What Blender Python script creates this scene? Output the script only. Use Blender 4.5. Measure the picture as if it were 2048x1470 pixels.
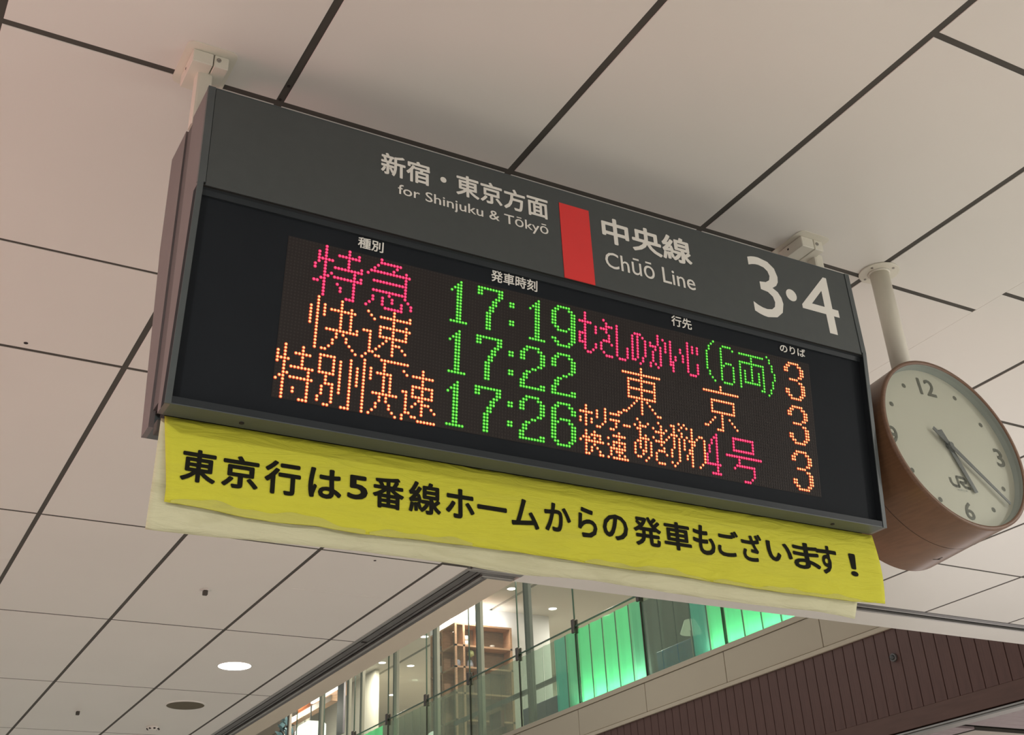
import bpy, bmesh, math, random
from mathutils import Vector, Matrix

random.seed(7)
SC = bpy.context.scene
COL = SC.collection
for o in list(bpy.data.objects):
    bpy.data.objects.remove(o)

# ------------------------------------------------------------------ camera
# All coordinates below are metres from the photographer's eye; EYE lifts
# them so that the concourse floor is at z = 0.
EYE = 1.6
cam_d = bpy.data.cameras.new('camera')
cam_d.sensor_width = 36.0
cam_d.sensor_fit = 'HORIZONTAL'
cam_d.lens = 2369.704 * 36.0 / 2048.0
cam_d.shift_x = -22.915 / 2048.0
cam_d.shift_y = -179.271 / 2048.0
cam_d.clip_end = 200
cam = bpy.data.objects.new('camera', cam_d)
COL.objects.link(cam)
R0 = Vector((0.8698388252524377, -0.4909656537690369, -0.048302638671207876))
R1 = Vector((0.22086453639983555, 0.47510217913333275, -0.8517609852204105))
R2 = Vector((0.44113407785427866, 0.7302264348829758, 0.5216992228801518))
m = Matrix.Identity(4)
for i in range(3):
    m[i][0] = R0[i]
    m[i][1] = -R1[i]
    m[i][2] = -R2[i]
m[2][3] = EYE
cam.matrix_world = m
SC.camera = cam

# ------------------------------------------------------------------ light
SC.view_settings.view_transform = 'Standard'
SC.view_settings.look = 'None'
SC.view_settings.gamma = 1.0
SC.view_settings.exposure = 0.0
SC.view_settings.use_curve_mapping = False
SC.cycles.use_denoising = True
SC.cycles.max_bounces = 10
SC.cycles.transparent_max_bounces = 24
SC.cycles.sample_clamp_indirect = 6.0

w = bpy.data.worlds.new('concourse_air')
SC.world = w
w.use_nodes = True
w.node_tree.nodes['Background'].inputs[0].default_value = (1.0, 0.985, 0.945, 1)
w.node_tree.nodes['Background'].inputs[1].default_value = 0.30


def lamp(name, kind, loc, power, color=(1, 0.93, 0.84), size=0.3, size_y=None, target=None, spot=None):
    d = bpy.data.lights.new(name, kind)
    d.energy = power
    d.color = color
    if kind == 'AREA':
        d.size = size
        if size_y:
            d.shape = 'RECTANGLE'
            d.size_y = size_y
        else:
            d.shape = 'DISK'
    else:
        d.shadow_soft_size = size
    if spot:
        d.spot_size = spot
        d.spot_blend = 0.6
    o = bpy.data.objects.new(name, d)
    COL.objects.link(o)
    o.location = (loc[0], loc[1], loc[2] + EYE)
    if target is not None:
        v = Vector(target) - Vector(loc)
        o.rotation_euler = v.to_track_quat('-Z', 'Y').to_euler()
    return o


# rows of ceiling downlights of the concourse (they light the floor, the floor lights the ceiling)
for (lx, ly) in [(-5.6, -4.2), (-1.1, -4.2), (3.4, -4.2), (7.9, -4.2),
                 (-5.6, 0.4), (-1.1, 0.4), (5.3, 0.4), (8.6, 0.9),
                 (-5.6, 8.69), (-1.9, 8.69), (2.605, 8.69),
                 (-1.9, 13.3), (2.605, 13.3), (6.2, 3.6), (8.9, 3.6)]:
    lamp('downlight_beam', 'AREA', (lx, ly, 2.12), 58 if ly < 5 else 44, (1, 0.975, 0.925), 0.2, target=(lx, ly, -1))
# unseen pink area lamp added at left to tint the ceiling
lamp('pink_left_fill', 'AREA', (-4.6, 3.6, 0.2), 88, (1.0, 0.42, 0.42), 1.6, 2.2, target=(0.4, 3.4, 2.2))
# unseen area lamp added to brighten the ceiling on the right
lamp('right_ceiling_fill', 'AREA', (7.5, -1.5, -0.3), 90, (1.0, 0.97, 0.91), 3.0, 2.0, target=(4.6, 2.6, 2.2))
lamp('soffit_fill', 'AREA', (11.5, 8.5, -0.6), 60, (1.0, 0.93, 0.92), 2.5, 3.0, target=(11.2, 8.0, 2.0))  # added below the soffit to brighten its planks
lamp('lower_right_fill', 'AREA', (9.6, 3.0, -1.0), 30, (1.0, 0.95, 0.93), 3.0, 3.0, target=(7.0, 5.0, 2.2))  # added out of view to lift the lower right of the ceiling
lamp('far_wall_fill', 'AREA', (5.6, 12.5, 6.6), 62, (1.0, 0.96, 0.89), 1.5, 6.0, target=(9.0, 11.5, 2.6))  # added high in the void to brighten fascia and wood


# ------------------------------------------------------------------ materials
def mat(name, col, rough=0.6, metal=0.0, var=0.04, scale=6.0, bump=0.0, bscale=60.0, emit=None, es=1.0,
        spec=0.5, stretch=None, coat=0.0):
    mt = bpy.data.materials.new(name)
    mt.use_nodes = True
    nt = mt.node_tree
    b = nt.nodes['Principled BSDF']
    b.inputs['Roughness'].default_value = rough
    b.inputs['Metallic'].default_value = metal
    b.inputs['Specular IOR Level'].default_value = spec
    if coat:
        b.inputs['Coat Weight'].default_value = coat
        b.inputs['Coat Roughness'].default_value = 0.08
    tc = nt.nodes.new('ShaderNodeTexCoord')
    src = tc.outputs['Object']
    if stretch:
        mp = nt.nodes.new('ShaderNodeMapping')
        mp.inputs['Scale'].default_value = stretch
        nt.links.new(src, mp.inputs[0])
        src = mp.outputs[0]
    n = nt.nodes.new('ShaderNodeTexNoise')
    n.inputs['Scale'].default_value = scale
    n.inputs['Detail'].default_value = 4
    nt.links.new(src, n.inputs['Vector'])
    r = nt.nodes.new('ShaderNodeValToRGB')
    lo = [max(0, c * (1 - var)) for c in col]
    hi = [min(1, c * (1 + var)) for c in col]
    r.color_ramp.elements[0].position = 0.3
    r.color_ramp.elements[1].position = 0.7
    r.color_ramp.elements[0].color = (*lo, 1)
    r.color_ramp.elements[1].color = (*hi, 1)
    nt.links.new(n.outputs['Fac'], r.inputs[0])
    nt.links.new(r.outputs[0], b.inputs['Base Color'])
    if bump:
        n2 = nt.nodes.new('ShaderNodeTexNoise')
        n2.inputs['Scale'].default_value = bscale
        nt.links.new(src, n2.inputs['Vector'])
        bp = nt.nodes.new('ShaderNodeBump')
        bp.inputs['Strength'].default_value = bump
        bp.inputs['Distance'].default_value = 0.01
        nt.links.new(n2.outputs['Fac'], bp.inputs['Height'])
        nt.links.new(bp.outputs[0], b.inputs['Normal'])
    if emit:
        b.inputs['Emission Color'].default_value = (*emit, 1)
        b.inputs['Emission Strength'].default_value = es
    return mt


def emat(name, col, strength=1.0, soft=0.0):
    mt = bpy.data.materials.new(name)
    mt.use_nodes = True
    nt = mt.node_tree
    b = nt.nodes['Principled BSDF']
    b.inputs['Base Color'].default_value = (0.02, 0.02, 0.02, 1)
    b.inputs['Roughness'].default_value = 0.5
    b.inputs['Emission Color'].default_value = (*col, 1)
    b.inputs['Emission Strength'].default_value = strength
    return mt


def glass(name, tint=(0.86, 0.93, 0.88), gloss=0.12, rough=0.02):
    mt = bpy.data.materials.new(name)
    mt.use_nodes = True
    nt = mt.node_tree
    nt.nodes.clear()
    out = nt.nodes.new('ShaderNodeOutputMaterial')
    tr = nt.nodes.new('ShaderNodeBsdfTransparent')
    tr.inputs[0].default_value = (*tint, 1)
    gl = nt.nodes.new('ShaderNodeBsdfGlossy')
    gl.inputs['Roughness'].default_value = rough
    gl.inputs[0].default_value = (0.9, 1.0, 0.93, 1)
    mx = nt.nodes.new('ShaderNodeMixShader')
    fr = nt.nodes.new('ShaderNodeLayerWeight')
    fr.inputs[0].default_value = 0.3
    mm = nt.nodes.new('ShaderNodeMath')
    mm.operation = 'MULTIPLY'
    mm.inputs[1].default_value = gloss * 4
    nt.links.new(fr.outputs['Fresnel'], mm.inputs[0])
    nt.links.new(mm.outputs[0], mx.inputs[0])
    nt.links.new(tr.outputs[0], mx.inputs[1])
    nt.links.new(gl.outputs[0], mx.inputs[2])
    nt.links.new(mx.outputs[0], out.inputs[0])
    return mt


M = dict(
    panel=mat('ceiling_panel_enamel', (0.80, 0.772, 0.722), 0.33, var=0.015, scale=1.2, spec=0.35),
    gap=mat('dark_joint_metal', (0.068, 0.062, 0.052), 0.7, var=0.1),  # dark grey fill of the joints, also clips and frames
    plenum=mat('plenum_back', (0.05, 0.046, 0.04), 0.9),
    cream=mat('cream_soffit_paint', (0.66, 0.585, 0.47), 0.5, var=0.015, scale=1),
    floor=mat('polished_stone_floor', (0.54, 0.525, 0.49), 0.35, var=0.06, scale=2.0),
    alu=mat('anodised_aluminium', (0.42, 0.41, 0.39), 0.35, 0.7, var=0.05),
    alud=mat('dark_aluminium', (0.16, 0.155, 0.15), 0.4, 0.5, var=0.08),
    slot=mat('black_slot', (0.012, 0.011, 0.01), 0.8),
    sign=mat('slate_grey_sign_paint', (0.058, 0.068, 0.069), 0.45, var=0.04, scale=30, bump=0.03, bscale=500),
    bez=mat('dark_bezel_metal', (0.022, 0.027, 0.031), 0.45, var=0.05, spec=0.3),
    frame=mat('slate_grey_frame_metal', (0.072, 0.085, 0.088), 0.42, 0.0, var=0.05, scale=20),
    mid=mat('centre_frame_metal', (0.085, 0.07, 0.072), 0.45, var=0.04),
    side=mat('pink_lit_side_metal', (0.165, 0.14, 0.14), 0.4, 0.1, var=0.04, scale=20),  # frame grey with the pinkish light on the side put into its colour
    smoked=mat('smoked_display_acrylic', (0.019, 0.022, 0.026), 0.5, var=0.05, spec=0.05),
    matrix=mat('led_board_brown_black', (0.034, 0.029, 0.028), 0.6, var=0.05, spec=0.15),
    unlit=mat('unlit_led_lens', (0.052, 0.044, 0.041), 0.5, var=0.05, spec=0.1),
    print_=mat('white_sign_print', (0.86, 0.84, 0.78), 0.5, var=0.01, emit=(1, 0.97, 0.9), es=0.0),
    red=mat('line_colour_red', (0.78, 0.035, 0.035), 0.45, var=0.03),
    pole=mat('ivory_pole_paint', (0.78, 0.745, 0.64), 0.4, var=0.03, scale=12),
    screw=mat('screw_steel', (0.35, 0.33, 0.3), 0.35, 0.8),
    hole=mat('dark_hole', (0.02, 0.015, 0.015), 0.9),
    ink=mat('black_banner_ink', (0.014, 0.014, 0.010), 0.8, var=0.1, spec=0.1),
    walnut=mat('brown_wood_veneer', (0.170, 0.088, 0.047), 0.33, var=0.10, scale=5, stretch=(1, 3, 40), spec=0.4),
    rim=mat('brown_wood_rim', (0.165, 0.085, 0.047), 0.42, var=0.12, scale=8, stretch=(4, 4, 30)),
    dial=mat('ivory_clock_dial', (0.52, 0.51, 0.42), 0.55, var=0.01),
    bezel=mat('grey_inner_bezel', (0.30, 0.33, 0.31), 0.5),
    numeral=mat('charcoal_numerals', (0.10, 0.10, 0.075), 0.6),
    hand=mat('charcoal_hands', (0.085, 0.09, 0.09), 0.4),
    fascia=mat('beige_fascia_enamel', (0.56, 0.50, 0.39), 0.8, var=0.02, scale=0.7, spec=0.1),
    fasciat=mat('beige_fascia_trim', (0.60, 0.535, 0.42), 0.7, var=0.02, spec=0.2),
    wood=mat('dark_wood_plank', (0.115, 0.058, 0.047), 0.5, var=0.14, scale=3, stretch=(3, 12, 1)),
    woodr=mat('dark_wood_rail', (0.12, 0.064, 0.05), 0.5, var=0.1, scale=3, stretch=(1, 1, 8)),
    soffit=mat('mauve_soffit_plank', (0.30, 0.24, 0.245), 0.4, var=0.08, scale=3, stretch=(1, 12, 1)),
    soffit2=mat('taupe_hatch_panel', (0.36, 0.32, 0.27), 0.5, var=0.03),
    steel=mat('clamp_steel', (0.13, 0.115, 0.105), 0.4, 0.6, var=0.1),
    glass=glass('green_tinted_glass', (0.90, 0.93, 0.88), 0.06),
    glassu=glass('clear_upper_glass', (0.94, 0.96, 0.93), 0.05),
    glasse=mat('green_glass_edge', (0.10, 0.17, 0.125), 0.25),
    shopw=mat('shop_beige_wall', (0.55, 0.52, 0.44), 0.7, var=0.03, scale=1),
    shopc=mat('shop_ceiling', (0.66, 0.63, 0.56), 0.7, var=0.02, scale=1),
    shopd=mat('shop_dark_wall', (0.24, 0.21, 0.18), 0.6, var=0.15, scale=2),
    white=mat('white_plaster', (0.82, 0.81, 0.82), 0.6, var=0.01),
    grey=mat('grey_post_paint', (0.20, 0.19, 0.16), 0.5, var=0.06),
    beigep=mat('beige_post_paint', (0.46, 0.42, 0.34), 0.5, var=0.04),
    ply=mat('peach_plywood', (0.62, 0.36, 0.22), 0.5, var=0.12, scale=4, stretch=(2, 2, 12)),
    plyd=mat('brown_plywood_back', (0.30, 0.19, 0.12), 0.6, var=0.12, scale=4, stretch=(2, 2, 12)),
    cup=mat('white_china', (0.85, 0.84, 0.83), 0.25),
    jar=mat('pale_blue_glassware', (0.45, 0.50, 0.62), 0.2),
    lime=mat('yellow_green_paper', (0.62, 0.66, 0.30), 0.6),
    navy=mat('deep_blue_stand_in', (0.045, 0.060, 0.24), 0.4, var=0.2, scale=1),
    navyd=mat('charcoal_backdrop', (0.075, 0.065, 0.065), 0.5, var=0.2, scale=1),
    redc=mat('brick_red_box', (0.28, 0.10, 0.07), 0.5),
    plant=mat('dark_teal_leaf', (0.03, 0.06, 0.065), 0.6, var=0.3, scale=4),
    spkr=mat('taupe_speaker_cloth', (0.13, 0.112, 0.075), 0.9, bump=0.3, bscale=400),
    disc=emat('downlight_diffuser_glow', (1.0, 0.97, 0.95), 6.0),
    glow=emat('shop_lamp_glow', (1.0, 0.95, 0.86), 5.0),
    cove=emat('shop_cove_glow', (1.0, 0.98, 0.90), 3.0),
    shade=emat('lamp_shade_glow', (0.85, 0.83, 0.62), 0.75),
    lantern=emat('paper_lantern_glow', (1.0, 0.97, 0.88), 1.5),
)


def translucent(name, col, emit, es, alpha):
    mt = bpy.data.materials.new(name)
    mt.use_nodes = True
    nt = mt.node_tree
    nt.nodes.clear()
    out = nt.nodes.new('ShaderNodeOutputMaterial')
    tr = nt.nodes.new('ShaderNodeBsdfTransparent')
    tr.inputs[0].default_value = (0.8, 0.9, 0.84, 1)
    di = nt.nodes.new('ShaderNodeBsdfDiffuse')
    di.inputs[0].default_value = (*col, 1)
    tl = nt.nodes.new('ShaderNodeBsdfTranslucent')
    tl.inputs[0].default_value = (*col, 1)
    m1 = nt.nodes.new('ShaderNodeMixShader')
    m1.inputs[0].default_value = 0.6
    em = nt.nodes.new('ShaderNodeEmission')
    em.inputs[0].default_value = (*emit, 1)
    em.inputs[1].default_value = es
    ad = nt.nodes.new('ShaderNodeAddShader')
    mx = nt.nodes.new('ShaderNodeMixShader')
    mx.inputs[0].default_value = alpha
    n = nt.nodes.new('ShaderNodeTexNoise')
    n.inputs['Scale'].default_value = 3
    tc = nt.nodes.new('ShaderNodeTexCoord')
    nt.links.new(tc.outputs['Object'], n.inputs[0])
    mr = nt.nodes.new('ShaderNodeMapRange')
    mr.inputs[3].default_value = es * 0.85
    mr.inputs[4].default_value = es * 1.15
    nt.links.new(n.outputs['Fac'], mr.inputs[0])
    nt.links.new(mr.outputs[0], em.inputs[1])
    nt.links.new(di.outputs[0], m1.inputs[1])
    nt.links.new(tl.outputs[0], m1.inputs[2])
    nt.links.new(m1.outputs[0], ad.inputs[0])
    nt.links.new(em.outputs[0], ad.inputs[1])
    nt.links.new(tr.outputs[0], mx.inputs[1])
    nt.links.new(ad.outputs[0], mx.inputs[2])
    nt.links.new(mx.outputs[0], out.inputs[0])
    return mt


M['slatlit'] = translucent('green_lit_slat', (0.35, 0.85, 0.55), (0.08, 0.40, 0.16), 0.40, 0.93)
M['slatdim'] = translucent('green_dim_slat', (0.30, 0.60, 0.42), (0.03, 0.30, 0.13), 0.45, 0.75)
M['slatoff'] = translucent('unlit_etched_slat', (0.40, 0.38, 0.34), (0.1, 0.1, 0.1), 0.0, 0.22)
M['slatteal'] = translucent('teal_lit_slat', (0.2, 0.5, 0.4), (0.01, 0.20, 0.15), 0.5, 0.6)


def paper(name, col, col2, rough=0.75):
    """paper sheet: soft creases (bump), stains and tape patches in the colour"""
    mt = bpy.data.materials.new(name)
    mt.use_nodes = True
    nt = mt.node_tree
    b = nt.nodes['Principled BSDF']
    b.inputs['Roughness'].default_value = rough
    b.inputs['Specular IOR Level'].default_value = 0.25
    tc = nt.nodes.new('ShaderNodeTexCoord')
    mp = nt.nodes.new('ShaderNodeMapping')
    mp.inputs['Scale'].default_value = (1.6, 1, 9)
    nt.links.new(tc.outputs['Object'], mp.inputs[0])
    n = nt.nodes.new('ShaderNodeTexNoise')
    n.inputs['Scale'].default_value = 2.2
    n.inputs['Detail'].default_value = 6
    n.inputs['Distortion'].default_value = 0.8
    nt.links.new(mp.outputs[0], n.inputs[0])
    r = nt.nodes.new('ShaderNodeValToRGB')
    r.color_ramp.elements[0].position = 0.30
    r.color_ramp.elements[1].position = 0.50
    r.color_ramp.elements[0].color = (*col2, 1)
    r.color_ramp.elements[1].color = (*col, 1)
    nt.links.new(n.outputs['Fac'], r.inputs[0])
    nt.links.new(r.outputs[0], b.inputs['Base Color'])
    n2 = nt.nodes.new('ShaderNodeTexNoise')
    n2.inputs['Scale'].default_value = 5
    n2.inputs['Detail'].default_value = 3
    n2.inputs['Distortion'].default_value = 1.5
    nt.links.new(mp.outputs[0], n2.inputs[0])
    bp = nt.nodes.new('ShaderNodeBump')
    bp.inputs['Strength'].default_value = 0.35
    bp.inputs['Distance'].default_value = 0.02
    nt.links.new(n2.outputs['Fac'], bp.inputs['Height'])
    nt.links.new(bp.outputs[0], b.inputs['Normal'])
    return mt


M['yellow'] = paper('yellow_poster_paper', (0.66, 0.64, 0.055), (0.62, 0.60, 0.06))
M['tape'] = paper('folded_yellow_hem', (0.58, 0.56, 0.12), (0.45, 0.43, 0.13))
M['back'] = paper('cream_backing_paper', (0.66, 0.64, 0.43), (0.56, 0.54, 0.34))


# ------------------------------------------------------------------ mesh building
class MB:
    def __init__(self):
        self.v, self.f, self.m, self.s = [], [], [], []

    def add(self, vs, fs, mi=0, smooth=False):
        k = len(self.v)
        self.v += [tuple(p) for p in vs]
        for q in fs:
            self.f.append([k + i for i in q])
            self.m.append(mi)
            self.s.append(smooth)
        return self

    def box(self, x0, x1, y0, y1, z0, z1, mi=0, b=0.0):
        if b <= 0:
            vs = [(x, y, z) for z in (z0, z1) for y in (y0, y1) for x in (x0, x1)]
            return self.add(vs, [(0, 2, 3, 1), (4, 5, 7, 6), (0, 1, 5, 4), (2, 6, 7, 3), (0, 4, 6, 2), (1, 3, 7, 5)], mi)
        bm = bmesh.new()
        bmesh.ops.create_cube(bm, size=1)
        for p in bm.verts:
            p.co = ((x0 + x1) / 2 + p.co.x * (x1 - x0), (y0 + y1) / 2 + p.co.y * (y1 - y0), (z0 + z1) / 2 + p.co.z * (z1 - z0))
        bmesh.ops.bevel(bm, geom=bm.edges[:], offset=b, segments=1, affect='EDGES')
        self.bm(bm, mi)
        return self

    def bm(self, bm, mi=0, smooth=False):
        bm.verts.ensure_lookup_table()
        bm.verts.index_update()
        self.add([p.co[:] for p in bm.verts], [[q.index for q in f.verts] for f in bm.faces], mi, smooth)
        bm.free()

    def prism(self, pts, axis, a0, a1, mi=0):
        """polygon pts (2D) extruded along axis (0=x: pts are (y,z); 1=y: (x,z); 2=z: (x,y))"""
        def P(p, a):
            return {0: (a, p[0], p[1]), 1: (p[0], a, p[1]), 2: (p[0], p[1], a)}[axis]
        n = len(pts)
        vs = [P(p, a0) for p in pts] + [P(p, a1) for p in pts]
        fs = [list(range(n))[::-1], list(range(n, 2 * n))] + [(i, (i + 1) % n, n + (i + 1) % n, n + i) for i in range(n)]
        return self.add(vs, fs, mi)

    def lathe(self, prof, c, mi=0, n=32, ax=None, smooth=True, closed=True):
        """profile [(r,h)] turned about axis ax through c"""
        ax = Vector(ax or (0, 0, 1)).normalized()
        u = ax.orthogonal().normalized()
        w_ = ax.cross(u)
        vs = []
        for r, h in prof:
            for i in range(n):
                a = 2 * math.pi * i / n
                vs.append(Vector(c) + ax * h + (u * math.cos(a) + w_ * math.sin(a)) * r)
        fs = []
        for j in range(len(prof) - 1):
            for i in range(n):
                a, b = j * n + i, j * n + (i + 1) % n
                fs.append((a, b, b + n, a + n))
        self.add(vs, fs, mi, smooth)
        if closed:
            k = len(self.v) - len(vs)
            self.f.append([k + i for i in range(n)][::-1]); self.m.append(mi); self.s.append(False)
            self.f.append([k + (len(prof) - 1) * n + i for i in range(n)]); self.m.append(mi); self.s.append(False)
        return self

    def build(self, name, mats, parent=None, origin=None, label=None):
        me = bpy.data.meshes.new(name)
        o = bpy.data.objects.new(name, me)
        if parent is not None:
            org = Vector(parent['org'])
        elif origin is not None:
            org = Vector(origin)
        else:
            xs = [[p[i] for p in self.v] for i in range(3)]
            org = Vector(((min(xs[0]) + max(xs[0])) / 2, (min(xs[1]) + max(xs[1])) / 2, min(xs[2])))
        me.from_pydata([(p[0] - org[0], p[1] - org[1], p[2] - org[2]) for p in self.v], [], self.f)
        if not isinstance(mats, (list, tuple)):
            mats = [mats]
        for q in mats:
            me.materials.append(M[q] if isinstance(q, str) else q)
        for i, p in enumerate(me.polygons):
            p.material_index = self.m[i]
            p.use_smooth = self.s[i]
        bm = bmesh.new()
        bm.from_mesh(me)
        bmesh.ops.recalc_face_normals(bm, faces=bm.faces)
        bm.to_mesh(me)
        bm.free()
        COL.objects.link(o)
        if parent is not None:
            o.parent = parent
            o['org'] = list(org)
        else:
            o.location = (org[0], org[1], org[2] + EYE)
            o['org'] = list(org)
        if label:
            o['label'] = label
        return o


def thing(name, label, cat, org, group=None, kind=None):
    o = bpy.data.objects.new(name, None)
    COL.objects.link(o)
    o.empty_display_size = 0.1
    o.location = (org[0], org[1], org[2] + EYE)
    o['org'] = list(org)
    if label:
        o['label'] = label
    if cat:
        o['category'] = cat
    if group:
        o['group'] = group
    if kind:
        o['kind'] = kind
    return o


def tag(o, label=None, cat=None, group=None, kind=None):
    for k, v in (('label', label), ('category', cat), ('group', group), ('kind', kind)):
        if v:
            o[k] = v
    return o


def place(mesh_obj, parent, dx=0, dy=0, dz=0, name=None):
    """a copy of a piece (shared mesh data) under the same parent, shifted"""
    c = mesh_obj.copy()
    COL.objects.link(c)
    c.parent = parent
    c.location = Vector(mesh_obj.location) + Vector((dx, dy, dz))
    return c


def text_poly(s):
    cu = bpy.data.curves.new('txt', 'FONT')
    cu.body = s
    cu.size = 1
    cu.resolution_u = 3
    ob = bpy.data.objects.new('txt', cu)
    COL.objects.link(ob)
    dg = bpy.context.evaluated_depsgraph_get()
    me = bpy.data.meshes.new_from_object(ob.evaluated_get(dg))
    vs = [v.co.copy() for v in me.vertices]
    fs = [list(p.vertices) for p in me.polygons]
    bpy.data.objects.remove(ob)
    bpy.data.curves.remove(cu)
    bpy.data.meshes.remove(me)
    return vs, fs


def words(vs, fs, gap=.13):
    """split the flat glyph faces into words by their horizontal gaps"""
    iv = sorted((min(vs[i].x for i in f), max(vs[i].x for i in f), k) for k, f in enumerate(fs))
    out, cur, end = [], [], None
    for a, b, k in iv:
        if end is not None and a - end > gap:
            out.append(cur); cur = []; end = None
        cur.append(fs[k])
        end = b if end is None else max(end, b)
    out.append(cur)
    return out


def text_on(mb, s, x0, x1, z0, z1, P, bold=0.0, mi=0, split=None, nrm=(0, -.00007, 0)):
    """print text s so that its ink fills [x0,x1]x[z0,z1] of the surface map P(u,v);
    bold thickens the strokes (in em) by printing the glyphs a few times side by side"""
    vs, fs = text_poly(s)
    ax, bx = min(v.x for v in vs) - bold, max(v.x for v in vs) + bold
    ay, by = min(v.y for v in vs) - bold, max(v.y for v in vs) + bold
    offs = [(0, 0)] if bold <= 0 else [(bold * math.cos(k * .785398), bold * math.sin(k * .785398)) for k in range(8)] + [(0, 0)]
    groups = [(mb, fs)] if split is None else [(MB(), g) for g in words(vs, fs)]
    for m_, g in groups:
        used = sorted({i for f in g for i in f})
        idx = {i: k for k, i in enumerate(used)}
        g2 = [[idx[i] for i in f] for f in g]
        for kk, (ox, oy) in enumerate(offs):
            m_.add([Vector(nrm) * kk + Vector(P(x0 + (vs[i].x + ox - ax) / (bx - ax) * (x1 - x0), z0 + (vs[i].y + oy - ay) / (by - ay) * (z1 - z0))) for i in used], g2, mi)
    if split is not None:
        for m_, g in groups:
            split(m_)

# ================================================================== STRUCTURE
ZC = 2.2          # ceiling height above the eye
# floor
MB().box(-9, 16, -8, 34, -1.62, -1.6).build('floor', 'floor')
bpy.data.objects['floor']['kind'] = 'structure'

# ---- ceiling: dark plenum plate with separate enamelled panels hung under it
ceil = MB()
ceil.box(-7.5, 3.168, -4, 18, ZC + 0.002, ZC + 0.05)
ceil.box(3.168, 12, -4, 5.79, ZC + 0.002, ZC + 0.05)
ceil.box(3.168, 3.548, 5.79, 18, ZC + .034, ZC + .05)
ceil.box(3.548, 12, 5.79, 6.2, ZC + .034, ZC + .05)
ceil = ceil.build('ceiling', 'gap', origin=(0, 0, ZC))
ceil['kind'] = 'structure'


def panel(x0, x1, y0, y1, gx0=.0115, gx1=.0115, gy0=.0105, gy1=.0105):
    x0 += gx0; x1 -= gx1; y0 += gy0; y1 -= gy1
    c = 0.001
    vs = [(x0 + c, y0 + c, ZC), (x1 - c, y0 + c, ZC), (x1 - c, y1 - c, ZC), (x0 + c, y1 - c, ZC),
          (x0, y0, ZC + c), (x1, y0, ZC + c), (x1, y1, ZC + c), (x0, y1, ZC + c),
          (x0, y0, ZC + .0022), (x1, y0, ZC + .0022), (x1, y1, ZC + .0022), (x0, y1, ZC + .0022)]
    fs = [(0, 3, 2, 1), (8, 9, 10, 11)]
    for a in (0, 4):
        for i in range(4):
            j = (i + 1) % 4
            fs.append((a + i, a + j, a + 4 + j, a + 4 + i))
    return MB().add(vs, fs).build('ceiling_panel', 'panel', ceil)


rowsL = [-2.66, -.92, .81, 2.55, 4.33, 6.07, 7.80, 9.54, 11.28, 13.02, 14.76, 16.5, 18]
for x0, x1 in ((-7.5, -5.2), (-5.2, -3.7), (-3.7, -2.2), (-2.2, -1.465), (-1.465, -.72), (-.72, .022), (.022, .767), (.767, 1.512), (1.512, 2.252)):
    ys = [-4] + rowsL
    for a, b in zip(ys, ys[1:]):
        if a == 2.55 and x1 <= .77:
            panel(x0, x1, a, 3.59, gy1=.007); panel(x0, x1, 3.59, b, gy0=.007)
        elif a == 6.07 and x1 <= .77 and x0 > -1:
            panel(x0, x1, a, 6.826, gy1=.002); panel(x0, x1, 6.826, b, gy0=.002)
        else:
            panel(x0, x1, a, b)
# column left of the clock
for a, b in zip([-4, -2, -.245, 1.495, 2.55, 4.33], [-2, -.245, 1.495, 2.55, 4.33, 6.07]):
    panel(2.252, 2.994, a, b)
panel(2.252, 2.994, 6.07, 6.79, gy1=.002)
panel(2.252, 2.994, 6.79, 7.80, gy0=.002)
for a, b in zip(rowsL[6:], rowsL[7:]):
    panel(2.252, 2.994, a, b)
for a, b in zip(rowsL[5:], rowsL[6:]):
    panel(2.994, 3.17, a, b, gx1=0.0, gy0=.0 if a == 6.07 else .0105)
# column with the joint that stops half way
for a, b in zip([-4, -2, -.245, 1.495, 2.555], [-2, -.245, 1.495, 2.555, 4.33]):
    panel(2.994, 3.571, a, b, gx1=0.0)
panel(2.994, 3.571, 4.33, 5.79, gx1=0, gy1=0)
for a, b in zip([-4, -2, -.245, 1.495, 2.41, 3.256, 4.95], [-2, -.245, 1.495, 2.41, 3.256, 4.95, 5.79]):
    panel(3.571, 4.112, a, b, gx0=0.0, gy1=0 if b == 5.79 else .0105)
xr = [4.112, 4.965, 5.79, 6.63, 7.472, 8.31, 9.15, 10.0, 12.0]
for x0, x1 in zip(xr, xr[1:]):
    for a, b in zip([-4, -2, -.245, 1.495, 3.256, 4.95], [-2, -.245, 1.495, 3.256, 4.95, 5.79]):
        panel(x0, x1, a, b, gy1=0 if b == 5.79 else .0105)
# fixing holes and clips seen inside the wide joint over the left end of the board
for (x, y) in ((.767, 2.47), (.765, 2.535)):
    MB().lathe([(.0045, -.002), (.0045, .001)], (x, y, ZC + .002), n=12).build('joint_fixing', 'hole', ceil)
for (x, y) in ((.391, 4.276), (2.608, 6.135)):
    MB().lathe([(.008, 0), (.008, .002)], (x, y, ZC - .0015), n=16).build('fixing_hole', 'hole', ceil)

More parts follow.
